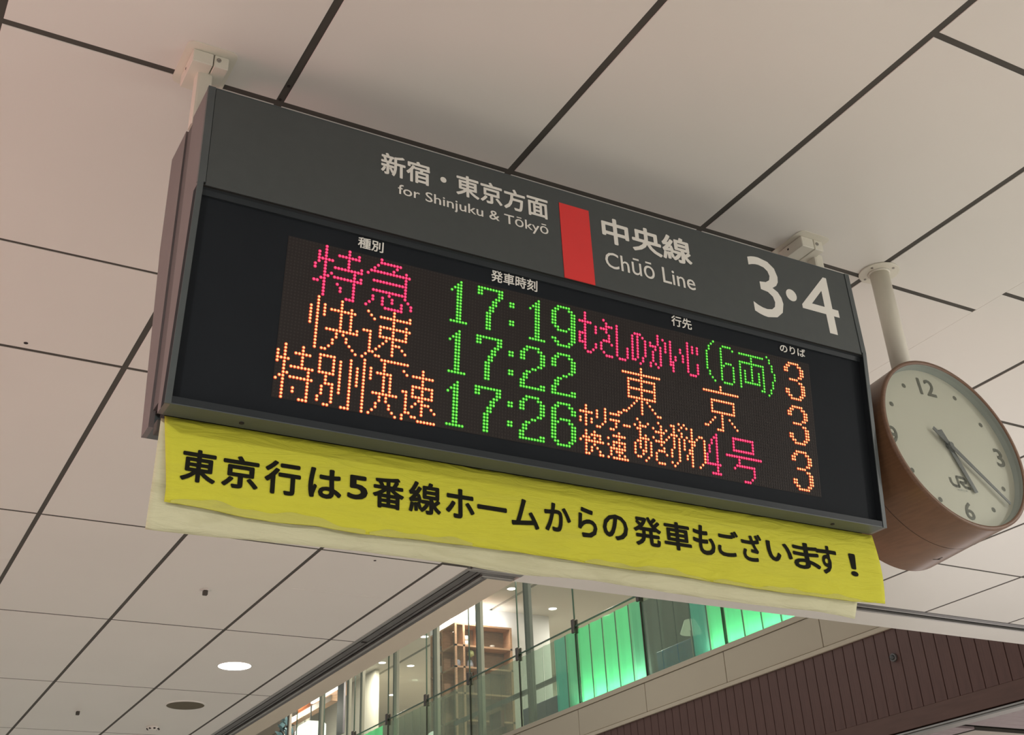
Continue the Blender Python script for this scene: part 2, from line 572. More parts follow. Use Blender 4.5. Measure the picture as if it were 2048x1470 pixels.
# ---- slotted track of the roll-down smoke curtain along the ceiling edge
t1 = MB()
t1.box(3.168, 3.372, 6.085, 18, ZC + .016, ZC + .03, 2)
t1.box(3.168, 3.196, 6.072, 18, ZC - .004, ZC + .016, 0, .002)
t1.box(3.214, 3.262, 6.100, 18, ZC + .002, ZC + .016, 1, .002)
t1.box(3.268, 3.288, 6.115, 18, ZC + .000, ZC + .016, 1, .002)
t1.box(3.318, 3.342, 6.185, 18, ZC - .003, ZC + .016, 0, .002)
t1.box(3.346, 3.372, 6.200, 18, ZC - .001, ZC + .02, 1, .002)
t1.box(3.196, 3.548, 6.058, 6.105, ZC - .004, ZC + .016, 0, .002)
t1.box(3.30, 3.53, 6.112, 6.165, ZC + .006, ZC + .016, 1, .002)
t1.box(3.32, 3.535, 6.170, 6.200, ZC - .003, ZC + .016, 0, .002)
t1.box(3.168, 3.548, 6.058, 6.21, ZC + .018, ZC + .03, 2)
t1.box(3.222, 3.262, 7.78, 7.80, ZC - .002, ZC + .004, 2)
t1 = t1.build('trim_1', ['alu', 'alud', 'slot'])
tag(t1, 'grey aluminium smoke-curtain track along the inner ceiling edge', kind='structure')
t2 = MB()
t2.box(3.72, 12, 5.79, 5.95, ZC + .016, ZC + .03, 2)
t2.box(3.72, 12, 5.792, 5.835, ZC - .003, ZC + .016, 1, .002)
t2.box(3.72, 12, 5.842, 5.856, ZC - .001, ZC + .016, 0, .002)
t2.box(3.72, 12, 5.915, 5.935, ZC - .001, ZC + .016, 0, .002)
t2 = t2.build('trim_2', ['alu', 'alud', 'slot'])
tag(t2, 'grey slotted track across the ceiling behind the clock', kind='structure')
# plain painted strips outside the tracks (the lips of the opening)
s = MB()
s.box(3.374, 3.558, 6.2, 18, ZC, ZC + .06, 0, .002)
s = s.build('trim_3', 'cream')
tag(s, 'cream strip between the track and the opening', kind='structure')
s = MB()
s.box(3.548, 12, 5.937, 6.2, ZC, ZC + .06, 0, .002)
s.box(3.548, 3.72, 5.79, 5.937, ZC, ZC + .06, 0, .0)
s = s.build('trim_4', 'panel')
tag(s, 'glossy white strip at the edge of the opening', kind='structure')

# ================================================================== FAR WALL (upper gallery edge)
XW = 9.0
wall = MB().box(9.06, 9.2, 2, 34, 2.05, 3.3).build('wall_right', 'woodr', origin=(9, 10, 2.0))
wall['kind'] = 'structure'
MB().box(XW, 9.08, 2, 34, 2.02, 2.18).build('bottom_rail', 'woodr', wall)
pl = None
y = 10.524 + .1495 * 40
while y > 3.2:
    if pl is None:
        p0 = MB().box(XW, 9.06, y - .1495 + .004, y - .004, 2.18, 2.955, 0, .003).build('wood_plank', 'wood', wall)
        pl = y
    else:
        place(p0, wall, dy=y - pl)
    y -= .1495
# beige fascia: panels 1.6 m long, trims above and below
fy = [4.49, 6.09, 7.69, 9.283, 10.907, 12.515, 14.1, 15.71, 17.32, 18.92, 20.54, 22.14, 25.3]
for a, b in zip(fy, fy[1:]):
    MB().box(XW - .01, 9.06, a + .006, b - .006, 3.004, 3.347, 0, .003).build('fascia_panel', 'fascia', wall)
MB().box(XW + .012, 9.06, 3, 30, 2.99, 3.36).build('fascia_backing', 'gap', wall)
MB().box(XW - .02, 9.10, 3, 30, 3.354, 3.415, 0, .003).build('fascia_cap', 'fascia', wall)
MB().box(XW - .025, 9.06, 3, 30, 2.952, 2.996, 0, .003).build('fascia_bottom_trim', 'fasciat', wall)
# light ledge under the wood and the planked soffit behind it
MB().box(XW + .01, 9.12, 2, 30, 1.992, 2.006).box(XW + .03, 9.17, 2, 30, 1.972, 1.988).build('lower_ledge', 'alu', wall)
lc = MB().box(9.2, 14, 2, 20, 2.03, 2.05).build('ceiling_lower', 'gap', origin=(10, 8, 2.0))
tag(lc, 'planked soffit under the gallery', kind='structure')
sp0 = None
yy = 7.40
k = -30
while k < 60:
    ya = yy + k * .135
    if ya + .135 < 8.03:
        if sp0 is None:
            sp0 = MB().box(9.17, 13.8, ya + .003, ya + .132, 1.995, 2.02, 0, .002).build('soffit_plank', 'soffit', lc)
            k0 = ya
        else:
            place(sp0, lc, dy=ya - k0)
    k += 1
sp1 = None
for k in range(5, 40):
    ya = yy + k * .135
    if sp1 is None:
        sp1 = MB().box(9.17, 9.555, ya + .003, ya + .132, 1.995, 2.02, 0, .002).build('soffit_plank', 'soffit', lc)
        k1 = ya
    else:
        place(sp1, lc, dy=ya - k1)
MB().box(9.565, 13.8, 8.085, 8.10, 1.990, 2.02).box(9.565, 9.585, 8.10, 12, 1.990, 2.02).build('hatch_frame', 'gap', lc)
MB().box(9.585, 13.8, 8.10, 12, 2.0, 2.02).build('hatch_panel', 'soffit2', lc)

# gallery room behind the glass
g = MB()
g.box(9.1, 20, 2, 46, 3.25, 3.4)
g = g.build('floor_gallery', 'shopd'); g['kind'] = 'structure'
g = MB()
g.box(8.0, 11.76, 6.5, 46, 7.0, 7.1)
g.box(11.84, 20, 6.5, 46, 7.0, 7.1)
g.box(11.76, 11.84, 6.5, 46, 7.04, 7.1, 1)
g = g.build('ceiling_gallery', ['shopc', 'alud']); g['kind'] = 'structure'
g = MB().box(13.9, 14.1, 2, 20, -1.6, 2.0).build('wall_passage', 'shopw'); g['kind'] = 'structure'
g = MB().box(16.0, 16.2, 4, 46, 3.4, 7.0).build('wall_back', 'shopw'); g['kind'] = 'structure'
g = MB().box(9.2, 16.0, 40, 40.2, 3.4, 7.0).build('wall_end', 'shopw'); g['kind'] = 'structure'
g = MB().box(9.2, 16.0, 5.0, 5.2, 3.4, 7.0).build('wall_front', 'shopd'); g['kind'] = 'structure'
g = MB().box(13.6, 13.7, 8, 18.6, 3.4, 5.2).build('wall_inner', 'shopd'); g['kind'] = 'structure'

# ================================================================== DEPARTURE BOARD
XL, XR = .517, 2.650
T = .12315
AX, AY, AZ, PT = .76966, 2.35, 1.62463, .00868023
ct, st = math.cos(T), math.sin(T)


def lp(u, v, off=0.0):
    """point on the tilted display face: u right from the first LED column, v up from the first LED row (v<0 down)"""
    return (AX + u, AY - v * st - off * ct, AZ + v * ct - off * st)


board = thing('departure_board', 'long grey double-sided LED train departure board hung from the ceiling', 'sign', (1.58, 2.49, 1.147))
YM = 2.49


def mir(pts):
    return [(2 * YM - y, z) for y, z in pts]


prof = [(2.321, 1.9925), (2.321, 1.700), (2.389, 1.149), (2.452, 1.150), (2.458, 1.9925)]
for side, P in (('front', prof), ('rear', mir(prof))):
    f = MB()
    # side plates with a thin frame edge, top and bottom plates, back plate
    f.prism(P, 0, XL, XL + .012, 1)
    f.prism(P, 0, XR - .012, XR, 1)
    f.prism([P[0], (P[0][0] + (.014 if side == 'front' else -.014), 1.982), (P[4][0], 1.982), P[4]], 0, XL + .012, XR - .012, 0)
    f.prism([(P[3][0], 1.16), (P[3][0], 1.15), (P[4][0], 1.98), (P[4][0] + (-.01 if side == 'front' else .01), 1.98)], 0, XL + .012, XR - .012, 0)
    f.build('housing', ['frame', 'side'], board)
# bottom tray of the front housing: its underside shows as a strip over the banner
MB().prism([(2.3895, 1.149), (2.3892, 1.1515), (2.398, 1.156), (2.452, 1.156), (2.452, 1.1495)], 0, XL + .012, XR - .012).build('bottom_tray', 'frame', board)
MB().prism([(2.3888, 1.1515), (2.3868, 1.167), (2.400, 1.167), (2.402, 1.1560), (2.3975, 1.1560)], 0, XL + .0135, XR - .0135).build('lower_bezel', 'bez', board)
MB().prism(mir([(2.389, 1.149), (2.3865, 1.167), (2.394, 1.167), (2.398, 1.156), (2.452, 1.156), (2.452, 1.1495)]), 0, XL + .012, XR - .012).build('bottom_tray', 'frame', board)
for x in (.70, 2.47):
    MB().lathe([(.006, 0), (.006, .003)], (x, 2.425, 1.1475), n=14).build('tray_screw', 'hole', board)
# front edge trims that frame the face (a lighter metal edge left and right)
for xa, xb, xc, xd in ((XL - .0006, XL + .0135, XL - .0006, XL + .0175), (XR - .0135, XR + .0006, XR - .0175, XR + .0006)):
    e = MB()
    e.box(xc, xd, 2.3195, 2.332, 1.700, 1.993)
    e.prism([(2.3195, 1.700), (2.3875, 1.1485), (2.3915, 1.1485), (2.3235, 1.700)], 0, xa, xb, 0)
    e.prism([(2.3235, 1.690), (2.3905, 1.1495), (2.420, 1.1495), (2.352, 1.690)], 0, xa, xb, 1)
    e.build('edge_trim', ['frame', 'smoked'], board)
# rear mullion between both housings
MB().box(XL + .004, XR - .004, 2.463, 2.517, 1.186, 1.984).build('centre_frame', 'mid', board)
MB().box(XL + .012, XR - .012, 2.455, 2.462, 1.18, 1.98).box(XL + .012, XR - .012, 2.518, 2.525, 1.18, 1.98).build('shadow_gap', 'slot', board)
MB().box(XL + .02, XR - .02, 2.47, 2.512, 1.15, 1.186).build('centre_underside', 'slot', board)

# header
MB().box(XL + .0185, XR - .0185, 2.3215, 2.333, 1.694, 1.990, 0, .001).build('header_panel', 'sign', board)
MB().prism([(2.325, 1.694), (2.345, 1.694), (2.3485, 1.6765), (2.3390, 1.6765), (2.3350, 1.690)], 0, XL + .0135, XR - .0135).build('bezel_bar', 'bez', board)
MB().box(XL + .0135, XR - .0135, 2.3235, 2.34, 1.6925, 1.6965).build('header_joint', 'slot', board)
hp = lambda x, z: (x, 2.3208, z)
for s, a, b, c, d, bo, lab in (('新宿・東京方面', .9841, 1.4960, 1.8725, 1.9445, .022, 'white Japanese destination heading'),
                               ('for Shinjuku & Tōkyō', 1.0335, 1.4916, 1.8120, 1.8544, .009, 'smaller white English destination line'),
                               ('中央線', 1.6751, 1.9951, 1.8514, 1.9430, .026, 'white Japanese line name'),
                               ('Chūō Line', 1.6765, 1.9936, 1.7655, 1.8225, .007, 'white English line name')):
    text_on(None, s, a, b, c, d, hp, bo, split=lambda m_: m_.build('header_lettering', 'print_', board, label=lab))
for s, a, b, c, d in (('3', 2.2132, 2.3348, 1.7411, 1.9566), ('4', 2.4149, 2.5682, 1.7428, 1.9523)):
    t = MB(); text_on(t, s, a, b, c, d, hp, .0)
    t.build('platform_number', 'print_', board, label='large white ' + s)
t = MB()
n = 28
t.add([hp(2.3760 + .0215 * math.cos(6.2832 * i / n), 1.847 + .0215 * math.sin(6.2832 * i / n)) for i in range(n)], [list(range(n))])
t.build('separator_dot', 'print_', board)
MB().box(1.534, 1.634, 2.3200, 2.3222, 1.6940, 1.9455).build('line_colour_block', 'red', board, label='upright red block')

# display glass, LED matrix and lettering printed over it
vb = -((AZ - 1.168) / ct)
vt = (1.682 - AZ) / ct
d = MB()
ua, ub = XL + .0135 - AX, XR - .0135 - AX
q = [lp(ua, vb, -.002), lp(ub, vb, -.002), lp(ub, vt, -.002), lp(ua, vt, -.002)]
q2 = [lp(ua, vb, -.012), lp(ub, vb, -.012), lp(ub, vt, -.012), lp(ua, vt, -.012)]
d.add(q + q2, [(0, 1, 2, 3), (7, 6, 5, 4), (0, 4, 5, 1), (1, 5, 6, 2), (2, 6, 7, 3), (3, 7, 4, 0)])
d.build('display_panel', 'smoked', board, label='smoked black display face')
d = MB()
u0, u1, v0, v1 = -1.5 * PT, 190.5 * PT, -47.5 * PT, .5 * PT
d.add([lp(u0, v0, -.0012), lp(u1, v0, -.0012), lp(u1, v1, -.0012), lp(u0, v1, -.0012),
       lp(u0, v0, -.004), lp(u1, v0, -.004), lp(u1, v1, -.004), lp(u0, v1, -.004)],
      [(0, 1, 2, 3), (7, 6, 5, 4), (0, 4, 5, 1), (1, 5, 6, 2), (2, 6, 7, 3), (3, 7, 4, 0)])
d.build('matrix_board', 'matrix', board, label='brown-black LED matrix area')
LED = {
'r': '11 18 28|11 18 21 28-34 98|9 11 15-21 27 33 98 105|9 11 18 26 32 36 98 106 110 126 138|9-13 18 25-37 96-100 106-108 110 117-119 126 128 131 138 140 142|9 11 18 22 24 36 98 102 104-106 110 116 118 120 126 129 131 138 140 142|8 11 14-22 36 98 102 106 110 116 118 121 123 126 129 131 135 138 140 142|8 11 20 26-36 98 102 107 110 116 118 121 123-125 127 129 131 135 138|11 13 20 22 36 96-98 107 110 116 118 121 125 127 129 131 136 138|11-12 14-22 36 96 98 105-107 110 116 118 121 124 127 131 133 136 138|10-11 20 26-36 96 98 104 108 110 114 116 118 121 124 127 131 133 136 138 142|8-9 11 15 20 31 36 96-98 102 104 110 114 116 118 121 124 127 131-132 138 142|11 16 20 26 29 32 37 98 102 104 110 114 116 118 120 124 127 131-132 138 142|11 16 20 26 29 32 35 38 98 101 105 110 114 116-117 120 123 125 127 132 138 142|11 20 25 29 35 38 99-100 106-108 111-113 119 123 126 132 139-141|11 18-20 24 30-35||||||||||||||||||148 155-163|147-148 155 163|146 148 155 163|146 148 155 163|145 148 155-163|145 148|145 148 152-166|144 148 157|144 148 157|144 148 156-163|144-149 155 163|148 163|148 163|146-149 162|159-161',
'o': '|182-186|181-182 186-187|180-181 187-188|180-181 187-188|187-188|186-187|182-185|186-187|187-188|187-188|180-181 187-188|180-181 187-188|181-182 186-187|182-186||10 17 33 119 151|10 17 25 33 38 119 151 182-186|10 12 17 20 26 29-38 112-126 144-158 181-182 186-187|8 10 12 14-21 27 33 119 180-181 187-188|8 10 12 17 20 33 37 114-124 180-181 187-188|8 10 12 17 20 29-38 114 119 124 147-156 187-188|8 10 17 20 29 33 37 114 119 124 147 156 186-187|8 10 17 20 24-26 29 33 37 114-124 147 156 182-185|8 10 17 20 22 26 29-37 114 119 124 147 156 186-187|10 13-22 26 31 33 114 119 124 147-156 187-188|10 16 18 26 30 33-35 114-124 151 187-188|10 16 19 26 29 33 36 117 119 121 148 151 154 180-181 187-188|10 15 19 26 28 33 37 116 119 122 147 151 155 180-181 187-188|10 15 20 26-27 33 115 119 123 146 151 156 181-182 186-187|10 14 21 25 28-29 114 119 124 144-145 151 157 182-186|10 12-13 22 24 30-38 112-113 119 125-126 149-151|2 7 25 31 43 98 105 110-111 133 135|2 7 12-16 21 25 31 37 43 98 102 105 107-110 117 125 130-131 134 136 138 182-186|0 2 5-9 12 16 18 21 25 27 31 38 40-46 96-100 102 105 118 121 126 131 133 138 181-182 186-187|0 2 7 12 16 18 21 23 25 27 29-33 43 98 102 105 107-110 116 118-120 123 126 128 131 134 138 141-142 180-181 187-188|0-3 7 12 16 18 21 23 25 27 31 33 43 96 98 100 105 109 112-114 117-118 124-127 130-132 134 136 138 140 143 180-181 187-188|0 2 7 12 16 18 21 23 25 27 31 33 40-46 96 98 100 104 109 118 126 129 131 133 135 137-139 143 187-188|2 4-10 12-16 18 21 23 25 31 33 40 43 46 98 102-103 107-108 118 120 123 126 128 131 133 135 138-139 143 186-187|2 9 14 18 21 23 25 31 33 37-38 40 43 46 110 118-121 124-127 131 133 135 138 143 182-185|2-3 9 14 18 21 23 25 31 33 38 40-46 98 101 108-112 117-118 120 122 126 131 133 135 137-138 143 186-187|1-2 4-10 14-16 18 21 25 28-35 38 42-43 98 100-103 106 110 116 118 120 122 127 130 133 137-138 143 187-188|0 2 9 13 16 18 21 25 30 32 38 41 43-45 97-99 101 103 108-112 116 118 120 122 125-127 130 133 136 138 143 187-188|2 9 13 16 18 21 25 30 32 38 40 43 46 96 98-104 106 108 110 112 116 119-120 122 124 128 130 133 136 138 143 180-181 187-188|2 5 9 13 16 21 25 29 33 38 43 47 98 101 107-112 116 119 122 124 133 138 142 180-181 187-188|2 5 9 12 16 21 25 29 33 38-39 43 98 100 102 107 109-111 117-118 121 124 130 132 138 141 181-182 186-187|2 9 12 16 21 25 28 34 37 40-41 98 100 103 107 110 112 120 125-127 131 182-186|2 7-9 14-15 19-21 25 27 35 37 42-47 98-99 103-104 106 108-113',
'g': '149|54 60-68 81 88-92 148 153-156 172|53-54 60-61 67-68 80-81 87-88 92-93 147 152 157 160-170 173|52-54 60-61 67-68 79-81 86-87 93-94 147 152 165 173|51 53-54 66-67 71-72 78 80-81 86-87 93-94 146 152 165 174|53-54 65-66 71-72 80-81 86-87 93-94 146 152 160-170 174|53-54 65-66 80-81 86-87 93-94 146 152 160 165 170 174|53-54 64-65 80-81 86-87 93-94 146 152 154-156 160 165 170 175|53-54 64-65 80-81 87-88 92-94 146 152-153 157 160 162 165 168 170 175|53-54 63-64 80-81 88-91 93-94 146 152 157 160 162 165 168 170 175|53-54 63-64 71-72 80-81 93-94 146 152 157 160 162 165 168 170 174|53-54 63-64 71-72 80-81 93-94 147 152 157 160 162 165 168 170 174|53-54 63-64 80-81 86-87 93-94 147 152 157 160 162-168 170 174|53-54 63-64 80-81 87-88 92-93 148 152 157 160 170 173|51-56 63-64 78-83 88-92 149 153-156 160 169-170 173|172||54 60-68 77-81 88-92|53-54 60-61 67-68 76-77 81-82 87-88 92-93|52-54 60-61 67-68 75-76 82-83 86-87 93-94|51 53-54 66-67 71-72 75-76 82-83 86-87 93-94|53-54 65-66 71-72 75-76 82-83 86-87 93-94|53-54 65-66 82-83 93-94|53-54 64-65 81-82 92-93|53-54 64-65 79-80 90-91|53-54 63-64 77-78 88-89|53-54 63-64 71-72 76-77 87-88|53-54 63-64 71-72 76-77 87-88|53-54 63-64 75-76 86-87|53-54 63-64 75-76 82-83 86-87 93-94|51-56 63-64 75-83 86-94|||54 60-68 77-81 88-92|53-54 60-61 67-68 76-77 81-82 87-88 92-93|52-54 60-61 67-68 75-76 82-83 86-87 93-94|51 53-54 66-67 71-72 75-76 82-83 86-87 93-94|53-54 65-66 71-72 75-76 82-83 86-87|53-54 65-66 82-83 86-87 89-92|53-54 64-65 81-82 86-88 92-93|53-54 64-65 79-80 86-87 93-94|53-54 63-64 77-78 86-87 93-94|53-54 63-64 71-72 76-77 86-87 93-94|53-54 63-64 71-72 76-77 86-87 93-94|53-54 63-64 75-76 86-87 93-94|53-54 63-64 75-76 82-83 87-88 92-93|51-56 63-64 75-83 88-92|',
}


def runs(txt):
    out = []
    for r, row in enumerate(txt.split('|')):
        for tkn in row.split():
            a, b = (tkn.split('-') + [tkn])[:2] if '-' in tkn else (tkn, tkn)
            out += [(c, r) for c in range(int(a), int(b) + 1)]
    return out


lit = {}
for key in LED:
    for c in runs(LED[key]):
        lit[c] = key
CORE = dict(r=emat('pink_led_core', (1.0, .075, .23), 1.2), o=emat('orange_led_core', (1.0, .60, .23), 1.35), g=emat('green_led_core', (.20, 1.0, .08), 1.05))
HALO = dict(r=emat('pink_led_halo', (.70, .0, .07), .95), o=emat('orange_led_halo', (.72, .05, .006), .95), g=emat('green_led_halo', (.0, .22, .0), 1.0))  # glow ring put round each lit dot for its halo
oct_ = [(math.cos(math.pi * (i + .5) / 4), math.sin(math.pi * (i + .5) / 4)) for i in range(8)]


def led(mb, c, r):
    cu, cv = (c - 1) * PT, -r * PT
    R1_, R2_, R3_ = PT * .54, PT * .35, PT * .26
    vs = [lp(cu + R1_ * a, cv + R1_ * b, -.0002) for a, b in oct_] + [lp(cu + R2_ * a, cv + R2_ * b, .0011) for a, b in oct_] + [lp(cu + R3_ * a, cv + R3_ * b, .0016) for a, b in oct_]
    mb.add(vs, [(i, (i + 1) % 8, 8 + (i + 1) % 8, 8 + i) for i in range(8)], 0)
    mb.add(vs[8:], [(i, (i + 1) % 8, 8 + (i + 1) % 8, 8 + i) for i in range(8)] + [list(range(8, 16))], 1)


names = {'type': 'train_type_text', 'time': 'departure_time_text', 'dest': 'destination_text', 'track': 'platform_text'}
groups = {}
for (c, r), key in lit.items():
    fld = 'type' if c < 50 else 'time' if c < 96 else 'track' if c > 176 else 'dest'
    if fld == 'dest' and key == 'o' and r < 32 and r >= 31:
        pass
    row = r // 16
    groups.setdefault((row, fld, key), []).append((c, r))
cname = dict(r='pink', o='orange', g='green')
for (row, fld, key), lst in sorted(groups.items()):
    mb = MB()
    for c, r in lst:
        led(mb, c, r)
    mb.build(names[fld], [HALO[key], CORE[key]], board, label='%s LED text in the %s row' % (cname[key], ('top', 'middle', 'bottom')[row]))
mb = MB()
for c in range(192):
    for r in range(48):
        if (c, r) not in lit:
            a = PT * .30
            x_ = (c - 1) * PT
            mb.add([lp(x_ - a, -r * PT, 0), lp(x_, -r * PT - a, 0), lp(x_ + a, -r * PT, 0), lp(x_, -r * PT + a, 0)], [(0, 1, 2, 3)])
o = mb.build('unlit_leds', 'unlit', board, label='grid of unlit LEDs')
o['kind'] = 'stuff'
dpm = lambda u, v: lp(u, v, .0004)
for s, a, b, c, d_ in (('種別', .1662, .2362, .0184, .0492), ('発車時刻', .5471, .6898, .0170, .0514), ('行先', 1.1367, 1.2098, .0187, .0523), ('のりば', 1.5409, 1.6417, .0218, .0485)):
    t = MB(); text_on(t, s, a, b, c, d_, dpm, .020)
    t.build('column_heading', 'print_', board)

# hangers
for dx in (0, 2.156):
    MB().prism([(.516 + dx + .008, 2.469), (.558 + dx - .008, 2.469), (.558 + dx - .002, 2.471), (.558 + dx, 2.477), (.558 + dx, 2.503), (.558 + dx - .008, 2.511), (.516 + dx + .008, 2.511), (.516 + dx, 2.503), (.516 + dx, 2.477), (.516 + dx + .002, 2.471)], 2, 1.984, 2.17).build('hanger_pole', 'pole', board)
for dx, cx, sp in ((0, .5385, .012), (1, 2.634, 0.0)):
    b = MB()
    b.box(cx - .048, cx + .0065, 2.430, 2.552, 2.157, 2.197, 0, .002)
    b.box(cx + .0095, cx + .048, 2.430, 2.552, 2.157, 2.197, 0, .002)
    br = b.build('ceiling_bracket', 'pole', board)
    x, yv, ax = cx + .021, 2.4285, (0, 1, 0)
    MB().lathe([(.0062, .004), (.0062, -.001), (.0022, -.001), (.0020, .001)], (x, yv, 2.180), n=16, ax=ax).build('screw', 'screw', br)
    MB().lathe([(.004, 0), (.004, .004)], (cx - .0485, 2.50, 2.181), 0, n=10, ax=(1, 0, 0)).build('screw', 'hole', br)
    w_, hh, r_ = .068, .092, .022
    pts = []
    for (sx, sy, a0) in ((1, 1, 0), (-1, 1, 90), (-1, -1, 180), (1, -1, 270)):
        for k in range(5):
            a = math.radians(a0 + k * 22.5)
            pts.append((cx + sx * (w_ - r_) + r_ * math.cos(a), 2.495 + sy * (hh - r_) + r_ * math.sin(a)))
    MB().prism(pts, 2, 2.1975, 2.2003).build('base_plate', 'pole', board)

# ================================================================== PAPER NOTICE
yb = [(0.556, 0.955), (0.666, 0.951), (0.733, 0.943), (0.81, 0.942), (0.906, 0.946), (1.006, 0.94), (1.156, 0.946), (1.428, 0.95), (1.625, 0.945), (1.74, 0.943), (1.918, 0.944), (2.051, 0.94), (2.26, 0.937), (2.518, 0.938), (2.659, 0.944)]
wb = [(0.526, 0.892), (0.615, 0.893), (0.921, 0.902), (1.222, 0.903), (1.433, 0.897), (1.638, 0.905), (1.879, 0.898), (2.097, 0.896), (2.232, 0.896), (2.401, 0.898), (2.531, 0.891)]


def lerp_tab(tab, x):
    if x <= tab[0][0]:
        return tab[0][1]
    for (a, p), (b, q) in zip(tab, tab[1:]):
        if x <= b:
            return p + (q - p) * (x - a) / (b - a)
    return tab[-1][1]


def sheet(name, mt, lab, cat, edgeL, edgeR, top, tab, y0, thick, nx=140, nz=16, hem=None, wav=.003):
    mb = MB()
    rnd = random.Random(3)
    ph = [rnd.uniform(0, 6.28) for _ in range(6)]
    vs = []
    for k, yo in ((0, 0), (1, thick)):
        for j in range(nz + 1):
            fz = j / nz
            for i in range(nx + 1):
                fx = i / nx
                xl, xr_ = edgeL(fz), edgeR(fz)
                x = xl + (xr_ - xl) * fx
                zb = lerp_tab(tab, x)
                z = top + (zb - top) * fz
                wob = wav * fz * (math.sin(9 * x + ph[0]) * .6 + math.sin(23 * x + ph[1] + 3 * fz) * .3 + .35 * math.sin(47 * x + 5 * fz + ph[2]) * fz)
                vs.append((x, y0 + yo + wob + .004 * fz * fz, z))
    n1 = (nx + 1) * (nz + 1)
    fs, ms = [], []
    for j in range(nz):
        for i in range(nx):
            a = j * (nx + 1) + i
            fs.append((a, a + 1, a + nx + 2, a + nx + 1)); ms.append(0)
            fs.append((n1 + a, n1 + a + nx + 1, n1 + a + nx + 2, n1 + a + 1)); ms.append(0)
    for i in range(nx):
        for a in (i, nz * (nx + 1) + i):
            fs.append((a, a + 1, n1 + a + 1, n1 + a)); ms.append(0)
    for j in range(nz):
        for a in (j * (nx + 1), j * (nx + 1) + nx):
            fs.append((a, a + nx + 1, n1 + a + nx + 1, n1 + a)); ms.append(0)
    mb.add(vs, fs, 0, True)
    o = mb.build(name, [mt])
    tag(o, lab, cat)
    return o


yel = sheet('paper_banner', 'yellow', 'yellow paper banner with bold black Japanese notice hanging under the departure board', 'banner',
            lambda f: .535 + .022 * min(1, f * 1.2), lambda f: 2.657 + .011 * math.sin(min(1, f) * 3.1), 1.150, yb, 2.458, .0006)
bk = sheet('backing_sheet', 'back', 'cream backing paper sheet showing below and left of the yellow banner', 'paper',
           lambda f: .530 - .004 * f, lambda f: 2.556 - .022 * max(0, f - .8) * 5, 1.148, wb, 2.4675, .0006)


def ypt(x, z):
    fz = (1.150 - z) / (1.150 - lerp_tab(yb, x))
    rnd = random.Random(3)
    ph = [rnd.uniform(0, 6.28) for _ in range(6)]
    wob = .003 * fz * (math.sin(9 * x + ph[0]) * .6 + math.sin(23 * x + ph[1] + 3 * fz) * .3 + .35 * math.sin(47 * x + 5 * fz + ph[2]) * fz)
    return (x, 2.458 + wob + .004 * fz * fz - .0012, z)


for c, a, b, z0, z1 in [('東', 0.5828, 0.6618, 1.007, 1.0827), ('京', 0.6746, 0.7589, 1.007, 1.0837), ('行', 0.7719, 0.858, 1.0066, 1.0868), ('は', 0.8764, 0.958, 1.012, 1.085), ('5', 0.9722, 1.0235, 1.0214, 1.081), ('番', 1.0355, 1.1169, 1.0095, 1.0884), ('線', 1.1291, 1.2157, 1.0102, 1.0908), ('ホ', 1.2281, 1.3073, 1.0127, 1.0884), ('ー', 1.3146, 1.3987, 1.0445, 1.0570), ('ム', 1.4113, 1.4914, 1.0124, 1.0887), ('か', 1.5074, 1.5858, 1.0153, 1.0916), ('ら', 1.6061, 1.665, 1.0112, 1.0927), ('の', 1.6825, 1.762, 1.0153, 1.0858), ('発', 1.7801, 1.8688, 1.0114, 1.0933), ('車', 1.8771, 1.9684, 1.0131, 1.0916), ('も', 1.975, 2.05, 1.0123, 1.0952), ('ご', 2.0588, 2.1336, 1.0162, 1.092), ('ざ', 2.1422, 2.2166, 1.0123, 1.0932), ('い', 2.231, 2.3247, 1.0229, 1.0816), ('ま', 2.3273, 2.4259, 1.0126, 1.0908), ('す', 2.4154, 2.4941, 1.0073, 1.0924), ('！', 2.5403, 2.5700, 1.0128, 1.0807)]:
    t = MB(); text_on(t, c, a, b, z0, z1, ypt, .026, nrm=(0, -.00004, 0))
    t.build('character', 'ink', yel)
# folded, taped hem along the lower edge of the banner
for xa, xb, hz in ((.57, 1.02, .022), (1.03, 1.30, .016), (1.62, 2.02, .014), (2.03, 2.62, .012)):
    h = MB()
    N = 40
    vs = []
    for k in range(2):
        for i in range(N + 1):
            x = xa + (xb - xa) * i / N
            zb = lerp_tab(yb, x)
            jag = .004 * math.sin(31 * x) + .002 * math.sin(77 * x)
            zt = zb + hz * (1 - .6 * abs(2 * i / N - 1) ** 2) + jag
            p = ypt(x, zb + .0005 if k == 0 else zt)
            vs.append((p[0], p[1] + .0004, p[2]))
    h.add(vs, [(i, i + 1, N + 2 + i, N + 1 + i) for i in range(N)])
    h.build('taped_hem', 'tape', yel, label='dull folded hem')
# blackish clips that hold the papers under the rear housing, left end
MB().box(.523, .556, 2.472, 2.50, 1.118, 1.1465, 0, .002).build('paper_clip', 'gap', bk)

# ================================================================== CLOCK
tau = math.radians(-5)
cn = Vector((0, math.cos(tau), math.sin(tau)))       # from the face into the drum
cu_ = Vector((1, 0, 0))
cv_ = Vector((0, -math.sin(tau), math.cos(tau)))
CC = Vector((2.977, 2.329, 1.457))
clock = thing('wall_clock', 'round double-faced station clock in brown wooden drum hanging on an ivory pole', 'clock', (3.017, 2.5, 1.16))


def cp(x, z, dpt=0.0):
    return CC + cu_ * x + cv_ * z + cn * dpt


RR = .297
DEP = .335
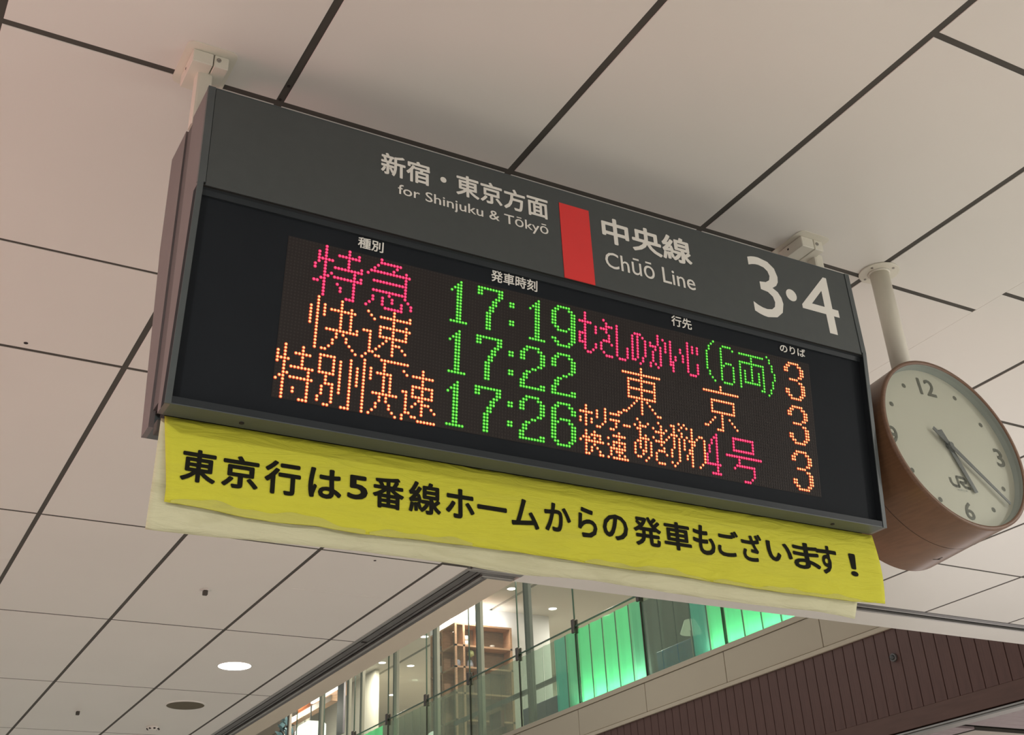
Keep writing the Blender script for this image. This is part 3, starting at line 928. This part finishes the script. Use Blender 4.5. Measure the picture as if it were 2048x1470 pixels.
# drum shell
d = MB()
d.lathe([(RR, 0), (RR, .15)], CC, 0, n=96, ax=cn, closed=False)
d.lathe([(RR - .001, .15), (RR - .001, .152)], CC, 1, n=96, ax=cn, closed=False)
d.lathe([(RR, .152), (RR, DEP)], CC, 0, n=96, ax=cn, closed=False)
d.lathe([(RR, DEP), (RR - .012, DEP), (RR - .012, DEP - .03), (.001, DEP - .03)], CC, 0, n=96, ax=cn, closed=False)
d.build('drum', ['walnut', 'gap'], clock)
d = MB()
d.lathe([(RR + .0008, .010), (RR + .0008, -.001), (RR - .011, -.001), (RR - .012, .004)], CC, 0, n=96, ax=cn, closed=False)
d.build('rim', 'rim', clock)
d = MB()
d.lathe([(RR - .012, .002), (RR - .016, .033)], CC, 0, n=96, ax=cn, closed=False)
d.build('inner_bezel', 'bezel', clock)
d = MB()
d.lathe([(RR - .0155, .033), (RR - .0155, .036)], CC, 0, n=96, ax=cn)
d.build('dial', 'dial', clock)
for s, a, b, c, e in (('12', -.046, .030, .186, .250), ('3', .218, .257, -.034, .034), ('6', -.020, .019, -.254, -.194), ('9', -.257, -.219, -.030, .032)):
    t = MB(); text_on(t, s, a, b, c, e, lambda x, z: cp(x, z, .0322), .018)
    t.build('numeral', 'numeral', clock)
for h in (1, 2, 4, 5, 7, 8, 10, 11):
    a = math.radians(90 - 30 * h)
    t = MB()
    t.add([cp(.234 * math.cos(a) + .0085 * math.cos(6.2832 * i / 14), .234 * math.sin(a) + .0085 * math.sin(6.2832 * i / 14), .0322) for i in range(14)], [list(range(14))])
    t.build('hour_dot', 'numeral', clock)


def stroke(mb, pts, w_, dpt=.0322):
    for (x0, z0), (x1, z1) in zip(pts, pts[1:]):
        dx, dz = x1 - x0, z1 - z0
        L = math.hypot(dx, dz) or 1
        nx_, nz_ = -dz / L * w_ / 2, dx / L * w_ / 2
        ex, ez = dx / L * w_ * .25, dz / L * w_ * .25
        mb.add([cp(x0 + nx_ - ex, z0 + nz_ - ez, dpt), cp(x0 - nx_ - ex, z0 - nz_ - ez, dpt), cp(x1 - nx_ + ex, z1 - nz_ + ez, dpt), cp(x1 + nx_ + ex, z1 + nz_ + ez, dpt)], [(0, 1, 2, 3)])


t = MB()
stroke(t, [(-.040, -.117), (-.040, -.130), (-.034, -.139), (-.024, -.142), (-.010, -.142), (-.008, -.139), (-.008, -.108), (.012, -.108), (.024, -.110), (.030, -.117), (.026, -.124), (.016, -.126), (.002, -.125)], .010)
stroke(t, [(.004, -.125), (.018, -.1405), (.030, -.142), (.040, -.142)], .010)
t.build('dial_emblem', 'numeral', clock, label='linked letter emblem')
t = MB(); text_on(t, 'JR東日本', -.022, .024, -.1575, -.1500, lambda x, z: cp(x, z, .0322), .0)
t.build('dial_lettering', 'bezel', clock)


def hand(name, ang, L, tail, w0, w1, dpt, th):
    a = math.radians(90 - ang)
    ca, sa = math.cos(a), math.sin(a)
    pts = [(-tail, -w0 * .42), (-tail, w0 * .42), (-tail * .5, w0 * .5), (0, w0 * .5), (L, w1 / 2), (L, -w1 / 2), (0, -w0 * .5), (-tail * .5, -w0 * .5)]
    mb = MB()
    A = [cp(x * ca - z * sa, x * sa + z * ca, dpt) for x, z in pts]
    B = [cp(x * ca - z * sa, x * sa + z * ca, dpt + th) for x, z in pts]
    k = len(pts)
    mb.add(A + B, [list(range(k)), list(range(k, 2 * k))[::-1]] + [(i, (i + 1) % k, k + (i + 1) % k, k + i) for i in range(k)])
    return mb.build(name, 'hand', clock)


hand('hour_hand', 160.5, .166, .058, .020, .016, .0255, .002)
hand('minute_hand', 132.5, .262, .078, .016, .010, .019, .002)
MB().lathe([(.009, .015), (.009, .0322)], CC, 0, n=24, ax=cn).build('hand_hub', 'hand', clock)
# clear cover
MB().lathe([(RR - .0125, .006), (RR - .0125, .008)], CC, 0, n=96, ax=cn).build('cover_glass', glass('clock_cover_glass', (.98, .985, .98), .012, .12), clock)
# small catch marks on the underside of the drum
for (xo, yo) in ((.035, .235), (.105, .135)):
    a = math.radians(-90 + xo * 190)
    c = CC + cn * yo + (cu_ * math.cos(a) + cv_ * math.sin(a)) * (RR + .0004)
    tang = (-cu_ * math.sin(a) + cv_ * math.cos(a))
    MB().add([c - tang * .018, c, c + tang * .005 - cn * .016, c + tang * .012 - cn * .016, c + tang * .006, c + tang * .018, c + tang * .018 + cn * .003, c - tang * .018 + cn * .003], [(0, 1, 6, 7), (1, 2, 3, 4), (1, 4, 5, 6)]).build('latch_mark', 'hole', clock)
# pole and ceiling plate
MB().lathe([(.0345, 1.72), (.0345, 2.194)], (3.017, 2.5, 0), 0, n=40).build('pole', 'pole', clock)
MB().lathe([(.0360, 2.190), (.042, 2.1945)], (3.017, 2.5, 0), 0, n=40).lathe([(.070, 2.1945), (.0725, 2.1955), (.0725, 2.1995)], (3.017, 2.5, 0), 0, n=56).build('ceiling_plate', 'pole', clock)
for a in (20, 110, 200, 290):
    c = (3.017 + .056 * math.cos(math.radians(a)), 2.5 + .056 * math.sin(math.radians(a)), 0)
    MB().lathe([(.0045, 2.1925), (.0045, 2.195)], c, 0, n=14).build('plate_screw', 'screw', clock)

# ================================================================== CEILING FIXTURES
dl = thing('downlight', 'round recessed downlight glowing white in the ceiling at lower left', 'light', (2.605, 8.69, ZC))
MB().lathe([(.118, -.003), (.124, -.003), (.126, .0)], (2.605, 8.69, ZC), 0, n=48, closed=False).build('trim_ring', 'panel', dl)
MB().lathe([(.117, -.0035), (.117, -.001)], (2.605, 8.69, ZC), 0, n=48).build('diffuser', 'disc', dl)
sp = thing('ceiling_speaker', 'round taupe ceiling loudspeaker grille just below the downlight', 'speaker', (2.625, 10.03, ZC))
MB().lathe([(.150, -.006), (.162, -.004), (.166, 0)], (2.625, 10.03, ZC), 0, n=56, closed=False).build('trim_ring', 'panel', sp)
MB().lathe([(.150, -.0055), (.150, -.001)], (2.625, 10.03, ZC), 0, n=56).build('grille', 'spkr', sp)
for (x, y_, lab) in ((1.885, 7.0, 'small ceiling sprinkler with grey tip on the tile left of the downlight'), (1.876, 10.48, 'tiny ceiling sprinkler with grey tip at the lower left corner')):
    s_ = thing('sprinkler', lab, 'sprinkler', (x, y_, ZC), 'ceiling sprinklers')
    MB().lathe([(.022, -.003), (.034, 0)], (x, y_, ZC), 0, n=24).build('flange', 'panel', s_)
    MB().box(x - .014, x + .014, y_ - .012, y_ + .012, ZC - .032, ZC - .003, 0, .003).build('sprinkler_head', 'gap', s_)
x, y_ = 2.60, 10.93
sd = thing('smoke_detector', 'small white ceiling detector with dark slots below the speaker grille', 'detector', (x, y_, ZC))
MB().lathe([(.030, -.030), (.046, -.022), (.058, -.010), (.060, 0)], (x, y_, ZC), 0, n=32).build('detector_body', 'panel', sd)
for a in range(0, 360, 45):
    c, s2 = math.cos(math.radians(a)), math.sin(math.radians(a))
    MB().box(x + c * .047 - .009, x + c * .047 + .009, y_ + s2 * .047 - .006, y_ + s2 * .047 + .006, ZC - .024, ZC - .014).build('vent_slot', 'hole', sd)

sc = thing('security_camera', 'small round grey dome camera on the dark wooden wall', 'camera', (8.97, 8.363, 2.68))
MB().lathe([(.040, 0), (.040, -.02), (.036, -.028)], (9.0, 8.363, 2.68), 0, n=28, ax=(1, 0, 0)).build('housing', 'alud', sc)
MB().lathe([(.026, -.028), (.022, -.044), (.010, -.052)], (9.0, 8.363, 2.68), 0, n=28, ax=(1, 0, 0)).build('lens_dome', 'hand', sc)

# ================================================================== GALLERY GLASS
GY = [6.07, 7.68, 9.285, 10.893, 12.500, 14.110, 15.718, 17.323, 18.925, 20.537, 22.130, 23.74, 25.34]
bal = thing('glass_balustrade', 'long glass gallery railing with steel clamps and taller clear panes above', 'railing', (9.04, 15, 3.415))
p0 = MB().box(9.034, 9.046, .010, 1.598, 3.418, 4.462, 0).build('glass_pane', 'glass', bal)
e0 = MB().box(9.030, 9.050, .010, 1.598, 4.462, 4.482, 0, .003).build('top_edge', 'glasse', p0)
ins = Vector(p0.location)
first = True
panes = []
for a in GY[:-1]:
    if first:
        p0.location = ins + Vector((0, a, 0)); first = False
        panes.append(p0)
    else:
        q = p0.copy(); COL.objects.link(q); q.parent = bal
        q.location = ins + Vector((0, a, 0))
        e = e0.copy(); COL.objects.link(e); e.parent = q
        panes.append(q)
e0['org'] = list(p0['org'])
c0 = None
for a in GY[1:]:
    if c0 is None:
        mb = MB()
        mb.box(8.995, 9.028, a - .032, a + .032, 4.375, 4.565, 0, .006)
        mb.box(9.052, 9.075, a - .032, a + .032, 4.375, 4.565, 0, .004)
        mb.box(9.02, 9.06, a - .020, a + .020, 4.49, 4.545, 0)
        mb.box(9.07, 9.092, a - .010, a + .010, 4.455, 4.475, 0)
        c0 = mb.build('clamp', 'steel', bal); ca_ = a
    else:
        place(c0, bal, dy=a - ca_)
up = bal
u0_ = MB().box(9.036, 9.046, .009, 1.599, 4.486, 6.9, 0).build('upper_glass_pane', 'glassu', up)
ui = Vector(u0_.location)
for k, a in enumerate(GY[:-1]):
    q = u0_ if k == 0 else u0_.copy()
    if k:
        COL.objects.link(q); q.parent = up
    q.location = ui + Vector((0, a, 0))
j0 = None
for a in GY[1:]:
    if j0 is None:
        j0 = MB().box(9.032, 9.050, a - .007, a + .007, 4.57, 6.9).build('joint_seal', 'glasse', up); ja = a
    else:
        place(j0, up, dy=a - ja)
k0 = MB().box(9.03, 9.052, GY[1] - .006, GY[1] + .006, 3.418, 4.37).build('joint_seal', 'gap', bal)
for a in GY[2:]:
    place(k0, bal, dy=a - GY[1])

# upright slats behind the balustrade, some of them lit green from below
slats = thing('slat_screen', 'row of upright translucent slats behind the balustrade, partly glowing green', 'screen', (9.14, 12.5, 3.42))
PS = .3225
protos = {}
for k in range(-2, 40):
    ya = 9.316 + PS * k
    mid = ya + PS / 2
    if mid < 11.25 or 12.57 < mid < 14.16 or mid > 20.9:
        kind = 'slatlit'
        if 12.57 < mid < 12.85 :
            kind = 'slatdim'
    elif 11.25 < mid < 11.58:
        kind = 'slatteal'
    elif 14.16 < mid < 14.49:
        kind = 'slatdim'
    elif 14.49 < mid < 14.83:
        kind = 'slatteal'
    else:
        kind = 'slatoff'
    if kind not in protos:
        mb = MB()
        # a shallow folded slat (W profile) 0.31 m wide
        w_ = PS - .022
        pts = [(0, 0), (.02, w_ * .08), (.004, w_ * .5), (.018, w_ * .92), (0, w_)]
        top = [4.445, 4.452, 4.440, 4.455, 4.445]
        A = [(9.10 + p[0], ya + .011 + p[1], 3.42) for p in pts]
        B = [(9.10 + p[0], ya + .011 + p[1], top[i]) for i, p in enumerate(pts)]
        A2 = [(p[0] + .004, p[1], p[2]) for p in A]
        B2 = [(p[0] + .004, p[1], p[2]) for p in B]
        n5 = 5
        fs = [(i, i + 1, n5 + i + 1, n5 + i) for i in range(4)]
        fs += [(2 * n5 + i + 1, 2 * n5 + i, 3 * n5 + i, 3 * n5 + i + 1) for i in range(4)]
        fs += [(n5 + i, n5 + i + 1, 3 * n5 + i + 1, 3 * n5 + i) for i in range(4)] + [(0, n5, 3 * n5, 2 * n5), (4, 14, 19, 9)]
        mb.add(A + B + A2 + B2, fs)
        lab = {'slatlit': 'glowing green slat', 'slatdim': 'dull green slat', 'slatteal': 'faint teal slat', 'slatoff': None}[kind]
        protos[kind] = (mb.build('slat', kind, slats, label=lab), ya)
    else:
        s0, y0_ = protos[kind]
        place(s0, slats, dy=ya - y0_)
jb_ = None
for k in range(-2, 40):
    ya = 9.316 + PS * k
    if 12.5 < ya < 14.6 or ya < 11.6:
        if jb_ is None:
            jb_ = MB().box(9.092, 9.098, ya - .008, ya + .008, 3.42, 4.44).build('slat_joint', 'glasse', slats); jy = ya
        else:
            place(jb_, slats, dy=ya - jy)
MB().box(9.13, 9.20, 9, 22.5, 3.40, 3.418).build('floor_channel', 'steel', slats)
# LED wash lamps on the gallery floor behind the green slats
for (ya, yb_) in ((9.2, 11.3), (12.6, 14.2)):
    for k in range(3):
        yy_ = ya + (yb_ - ya) * (k + .5) / 3
        lamp('slat_washer', 'AREA', (9.22, yy_, 3.46), 7.5, (.66, 1.0, .88), (yb_ - ya) / 3, .05, target=(9.10, yy_, 3.62))

# grey posts of the shop glazing behind
for k, (y_, w_) in enumerate(((16.30, .12), (17.955, .13), (19.64, .13), (21.4, .12), (23.05, .06), (23.75, .06), (25.33, .10), (27.34, .08))):
    lab = ['dark grey glazing post right of the lit plywood shelf', 'grey-and-beige glazing post in front of the shelf', 'beige glazing post left of the shelf', 'beige glazing post half way down the gallery',
           'thin glazing post beside the bare grey wall', 'thin dark glazing post right of the purple panel', 'dark glazing post in front of the lantern', 'thin glazing post beside the dark plant'][k]
    p = thing('glazing_post', lab, 'post', (9.6, y_, 3.4), 'glazing posts on the gallery')
    MB().box(9.56, 9.62, y_ - w_ / 2, y_ + w_ / 2, 3.4, 7.0, 0, .004).build('post_face', 'grey' if k == 0 else 'beigep', p)
    MB().box(9.555, 9.60, y_ + w_ / 2, y_ + w_ / 2 + .035, 3.4, 7.0).build('post_edge', 'gap', p)

# corner block with open plywood shelf
blk = MB()
blk.box(11.05, 13.2, 21.61, 22.95, 3.4, 7.0)
blk = blk.build('corner_block', 'white')
tag(blk, 'white plastered corner wall block behind the plywood shelf', 'wall block')
sh = thing('display_shelf', 'open peach plywood display shelf wrapped round the white corner', 'shelf', (11.5, 21.7, 3.4))
for x in (10.98, 11.356, 12.06):
    MB().box(x, x + .045, 21.30, 21.6, 3.4, 6.545).build('upright', 'ply', sh)
for y_ in (21.86, 22.38):
    MB().box(10.80, 11.04, y_, y_ + .045, 3.4, 6.545).build('upright', 'ply', sh)
MB().box(10.80, 10.845, 21.30, 21.345, 3.4, 6.545).build('upright', 'ply', sh)
for z in (6.545, 6.12, 5.70, 5.2, 4.7, 4.2):
    MB().box(10.80, 12.105, 21.30, 21.6, z, z + .035).build('shelf_board', 'ply', sh)
    MB().box(10.80, 11.04, 21.6, 22.425, z, z + .035).build('shelf_board', 'ply', sh)
MB().box(11.04, 12.1, 21.59, 21.6, 3.4, 6.54).box(11.04, 11.05, 21.6, 22.4, 3.4, 6.54).build('back_panel', 'plyd', sh)
lamp('shelf_cove_lamp', 'AREA', (11.6, 21.42, 6.62), 5, (.93, .93, 1.0), 1.0, .12, target=(11.6, 21.60, 7.0))
lamp('shelf_cove_lamp', 'AREA', (10.88, 22.2, 6.62), 5, (.97, .94, 1.0), .14, 1.0, target=(11.05, 22.2, 7.0))
lamp('shelf_inner_lamp', 'AREA', (11.1, 21.1, 6.9), 25, (1.0, .9, .8), .5, target=(11.3, 21.5, 6.0))


def mug(x, y_, z, lab):
    m_ = thing('mug', lab, 'mug', (x, y_, z), 'white mugs on the plywood shelf')
    MB().lathe([(.040, 0), (.052, .02), (.054, .10), (.049, .10), (.045, .02), (.002, .012)], (x, y_, z), 0, n=24, closed=False).build('mug_body', 'cup', m_)
    h = MB()
    for i in range(8):
        a, b_ = math.radians(-80 + 160 * i / 8), math.radians(-80 + 160 * (i + 1) / 8)
        for s_ in (0,):
            p, q = (x + .052 + .030 * math.cos(a), z + .05 + .032 * math.sin(a)), (x + .052 + .030 * math.cos(b_), z + .05 + .032 * math.sin(b_))
            h.add([(p[0], y_ - .006, p[1]), (q[0], y_ - .006, q[1]), (q[0], y_ + .006, q[1]), (p[0], y_ + .006, p[1]),
                   (p[0] - .008, y_ - .006, p[1]), (q[0] - .008, y_ - .006, q[1]), (q[0] - .008, y_ + .006, q[1]), (p[0] - .008, y_ + .006, p[1])],
                  [(0, 1, 2, 3), (7, 6, 5, 4), (0, 4, 5, 1), (2, 6, 7, 3)])
    h.build('mug_handle', 'cup', m_)


mug(11.10, 21.42, 6.155, 'white mug standing on the plywood shelf, lower of two stacked')
mug(11.10, 21.42, 6.256, 'white mug stacked on top of another on the plywood shelf')


def jar_(name, x, y_, z, prof, mt, lab, cat, grp=None):
    o = MB().lathe(prof, (x, y_, z), 0, n=20).build(name, mt)
    tag(o, lab, cat, grp)


jar_('glass_jar', 10.93, 21.45, 5.735, [(.05, 0), (.06, .05), (.06, .12), (.03, .15)], 'jar', 'pale glass jar on the shelf below the mugs, left one', 'jar', 'jars on the plywood shelf')
jar_('glass_jar', 11.20, 21.45, 5.735, [(.06, 0), (.07, .07), (.05, .15), (.02, .17)], 'jar', 'pale bluish jar on the shelf below the mugs, right one', 'jar', 'jars on the plywood shelf')
jar_('paper_lantern', 11.20, 21.40, 5.95, [(.02, 0), (.07, .03), (.06, .10), (.02, .13)], 'lime', 'small yellow-green hanging ornament under the mug shelf', 'ornament')
jar_('vase', 10.86, 22.10, 6.155, [(.03, 0), (.05, .04), (.02, .09), (.035, .14)], 'cup', 'small white vase left of the mugs', 'vase')
jar_('teapot', 10.86, 22.05, 5.735, [(.05, 0), (.08, .06), (.07, .13), (.02, .16)], 'cup', 'white rounded pot on the left end of the shelf', 'pot')
jar_('cup', 11.72, 21.45, 6.155, [(.035, 0), (.05, .06), (.052, .07)], 'cup', 'low white cup on the right-hand shelf bay', 'cup')

# left shop front with light cove, timber beam and lantern
ls = thing('lit_shop_front', 'warm lit timber shop front with bright ceiling strip at far left of the gallery', 'shop front', (11, 29.5, 3.4))
MB().box(11.5, 11.6, 26.9, 33.5, 3.4, 7.0).build('shop_wall', 'shopw', ls)
MB().box(10.96, 11.02, 27.98, 29.75, 6.74, 6.84).build('light_strip', 'cove', ls)
MB().box(10.9, 11.1, 28.2, 31.1, 6.50, 6.64).box(10.9, 11.3, 28.2, 31.1, 6.84, 6.96).build('timber_beam', 'ply', ls)
MB().box(11.1, 11.3, 28.2, 31.1, 6.64, 6.84).build('timber_lining', 'ply', ls)
MB().box(10.9, 10.95, 27.38, 27.78, 5.6, 6.82).build('purple_panel', mat('muted_purple_panel', (.075, .06, .07), .5), ls, label='dark purple panel')
lamp('timber_spot', 'SPOT', (10.7, 29.9, 6.7), 25, (1, .75, .35), .05, target=(11.1, 30.0, 6.0), spot=1.2)
lt = thing('square_lantern', 'white glowing box lantern in the timber shop front', 'lantern', (10.8, 29.3, 5.5))
MB().box(10.62, 11.0, 28.70, 29.90, 5.5, 6.05, 0, .02).prism([(28.70, 6.05), (28.95, 6.17), (29.65, 6.17), (29.90, 6.05)], 0, 10.62, 11.0).build('lantern_shade', 'lantern', lt)
MB().box(10.8, 10.82, 29.28, 29.32, 6.17, 6.60).build('lantern_cord', 'gap', lt)
# plant
pt = thing('potted_plant', 'dark teal leafy plant at the far left end of the gallery', 'plant', (11, 31.7, 3.4))
MB().lathe([(.16, 3.4), (.22, 3.85), (.19, 3.85)], (11, 31.7, 0), 0, n=20).build('pot', 'grey', pt)
lf = MB()
rnd = random.Random(5)
for i in range(90):
    zc = rnd.uniform(4.3, 6.72)
    a = rnd.uniform(0, 6.28)
    r = rnd.uniform(.05, .50)
    c = Vector((11 + r * .5 * math.cos(a), 31.75 + r * math.sin(a), zc))
    d1 = Vector((rnd.uniform(-1, 1), rnd.uniform(-1, 1), rnd.uniform(-.2, 1))).normalized()
    d2 = d1.cross(Vector((rnd.random(), rnd.random(), rnd.random())).normalized()).normalized()
    lf.add([c, c + d1 * .12 + d2 * .07, c + d1 * .30, c + d1 * .12 - d2 * .07], [(0, 1, 2, 3)])
lf = lf.build('foliage', 'plant', pt); lf['kind'] = 'stuff'
MB().lathe([(.03, 3.85), (.02, 6.4)], (11, 31.7, 0), 0, n=10).build('stem', 'grey', pt)

# small round downlights of the gallery ceiling
spots = [(11.48, 20.13), (11.41, 26.30), (12.17, 26.36), (13.0, 29.3), (11.94, 30.5), (11.37, 23.9), (12.97, 21.05), (11.45, 17.0), (11.45, 13.9), (13.2, 17.2), (13.2, 13.2), (11.45, 10.5)]
desc = ['beside the dark glazing post', 'over the pane left of the shelf', 'furthest pair on the left, right one', 'low in the left panes', 'far left near the timber front', 'above the plywood shelf', 'behind the dark glazing post',
        'over the unlit slats', 'over the green slats', 'deep in the room over the unlit slats', 'deep in the room over the green slats', 'at the right end of the gallery']
for (x, y_), dsc in zip(spots, desc):
    o = thing('gallery_downlight', 'small round white gallery ceiling light ' + dsc, 'light', (x, y_, 7.0), 'gallery ceiling lights')
    MB().lathe([(.085, 6.992), (.10, 6.992), (.102, 7.0)], (x, y_, 0), 0, n=24, closed=False).build('trim_ring', 'white', o)
    MB().lathe([(.085, 6.990), (.085, 6.996)], (x, y_, 0), 0, n=24).build('diffuser', 'glow', o)
for (x, y_) in ((11.0, 13), (11.0, 17.5), (11.0, 22.0), (11.0, 26.5), (10.6, 31.0), (14.3, 15), (14.3, 21), (14.0, 25.5), (14.3, 29.5), (12.8, 27.5)):  # ceiling lamps, some added to brighten the dim back wall
    lamp('gallery_beam', 'AREA', (x, y_, 6.96), 125, (1, .93, .82), .18, target=(x, y_, 3))

# lower interior: blue stand-ins, an added dark backdrop, a dark counter frame, a fabric lamp
pb = MB().box(9.86, 9.90, 16.02, 17.10, 3.4, 4.0, 0, .01).box(9.90, 10.6, 16.02, 16.10, 3.4, 4.0).build('blue_stand_in', 'navy')  # added box imitating a bluish reflection
tag(pb, 'dark blue low box standing in for a bluish reflection behind the unlit slats', 'partition')
pb = MB().box(9.8, 9.86, 12.32, 13.30, 3.4, 3.98, 0, .01).box(9.86, 10.6, 13.2, 13.30, 3.4, 3.98).build('blue_stand_in', 'navy')  # second added box, for the purple-blue tint here
tag(pb, 'deep blue low box standing in for bluish light right of the middle green slats', 'partition')
pb = MB().box(10.66, 10.74, 13.35, 15.0, 3.4, 5.15, 0, .01).build('dark_backdrop', 'navyd')  # added to darken the view between the green slats
tag(pb, 'tall charcoal backdrop added behind the clear slats between the green ones', 'partition')
fr = thing('canopy_frame', 'dark square canopy frame on a post behind the balustrade', 'frame', (9.9, 16.4, 3.4))
MB().box(9.78, 9.84, 15.81, 19.4, 4.19, 4.25).build('frame_bar', 'alud', fr)
MB().box(9.86, 12.0, 15.72, 15.80, 4.14, 4.22).build('frame_bar', 'alud', fr)
MB().box(9.76, 9.86, 15.66, 15.80, 3.4, 4.25).build('frame_post', 'alud', fr)
MB().box(9.9, 9.96, 17.9, 18.3, 3.9, 4.15).build('frame_box', 'redc', fr)
tl = thing('table_lamp', 'cream fabric lamp shade behind the glass beside the green slats', 'lamp', (9.6, 12.23, 3.4))
MB().lathe([(.142, 3.95), (.072, 4.115)], (9.6, 12.23, 0), 0, n=32, closed=False).build('lamp_shade', 'shade', tl)
MB().lathe([(.09, 3.4), (.09, 3.42), (.012, 3.425), (.012, 4.05)], (9.6, 12.23, 0), 0, n=24).build('lamp_stand', 'grey', tl)
pd = thing('globe_lamp', 'small round glowing globe behind the left end of the balustrade', 'lamp', (9.8, 20.23, 4.12))
b = bmesh.new()
bmesh.ops.create_uvsphere(b, u_segments=20, v_segments=12, radius=.13)
for v in b.verts:
    v.co += Vector((9.8, 20.23, 4.12))
t = MB(); t.bm(b, 0, True); t.build('globe', 'lantern', pd)
MB().lathe([(.012, 3.4), (.012, 4.0)], (9.8, 20.23, 0), 0, n=10).build('lamp_stand', 'grey', pd)

# names used only while building
for o in bpy.data.objects:
    if 'org' in o:
        del o['org']
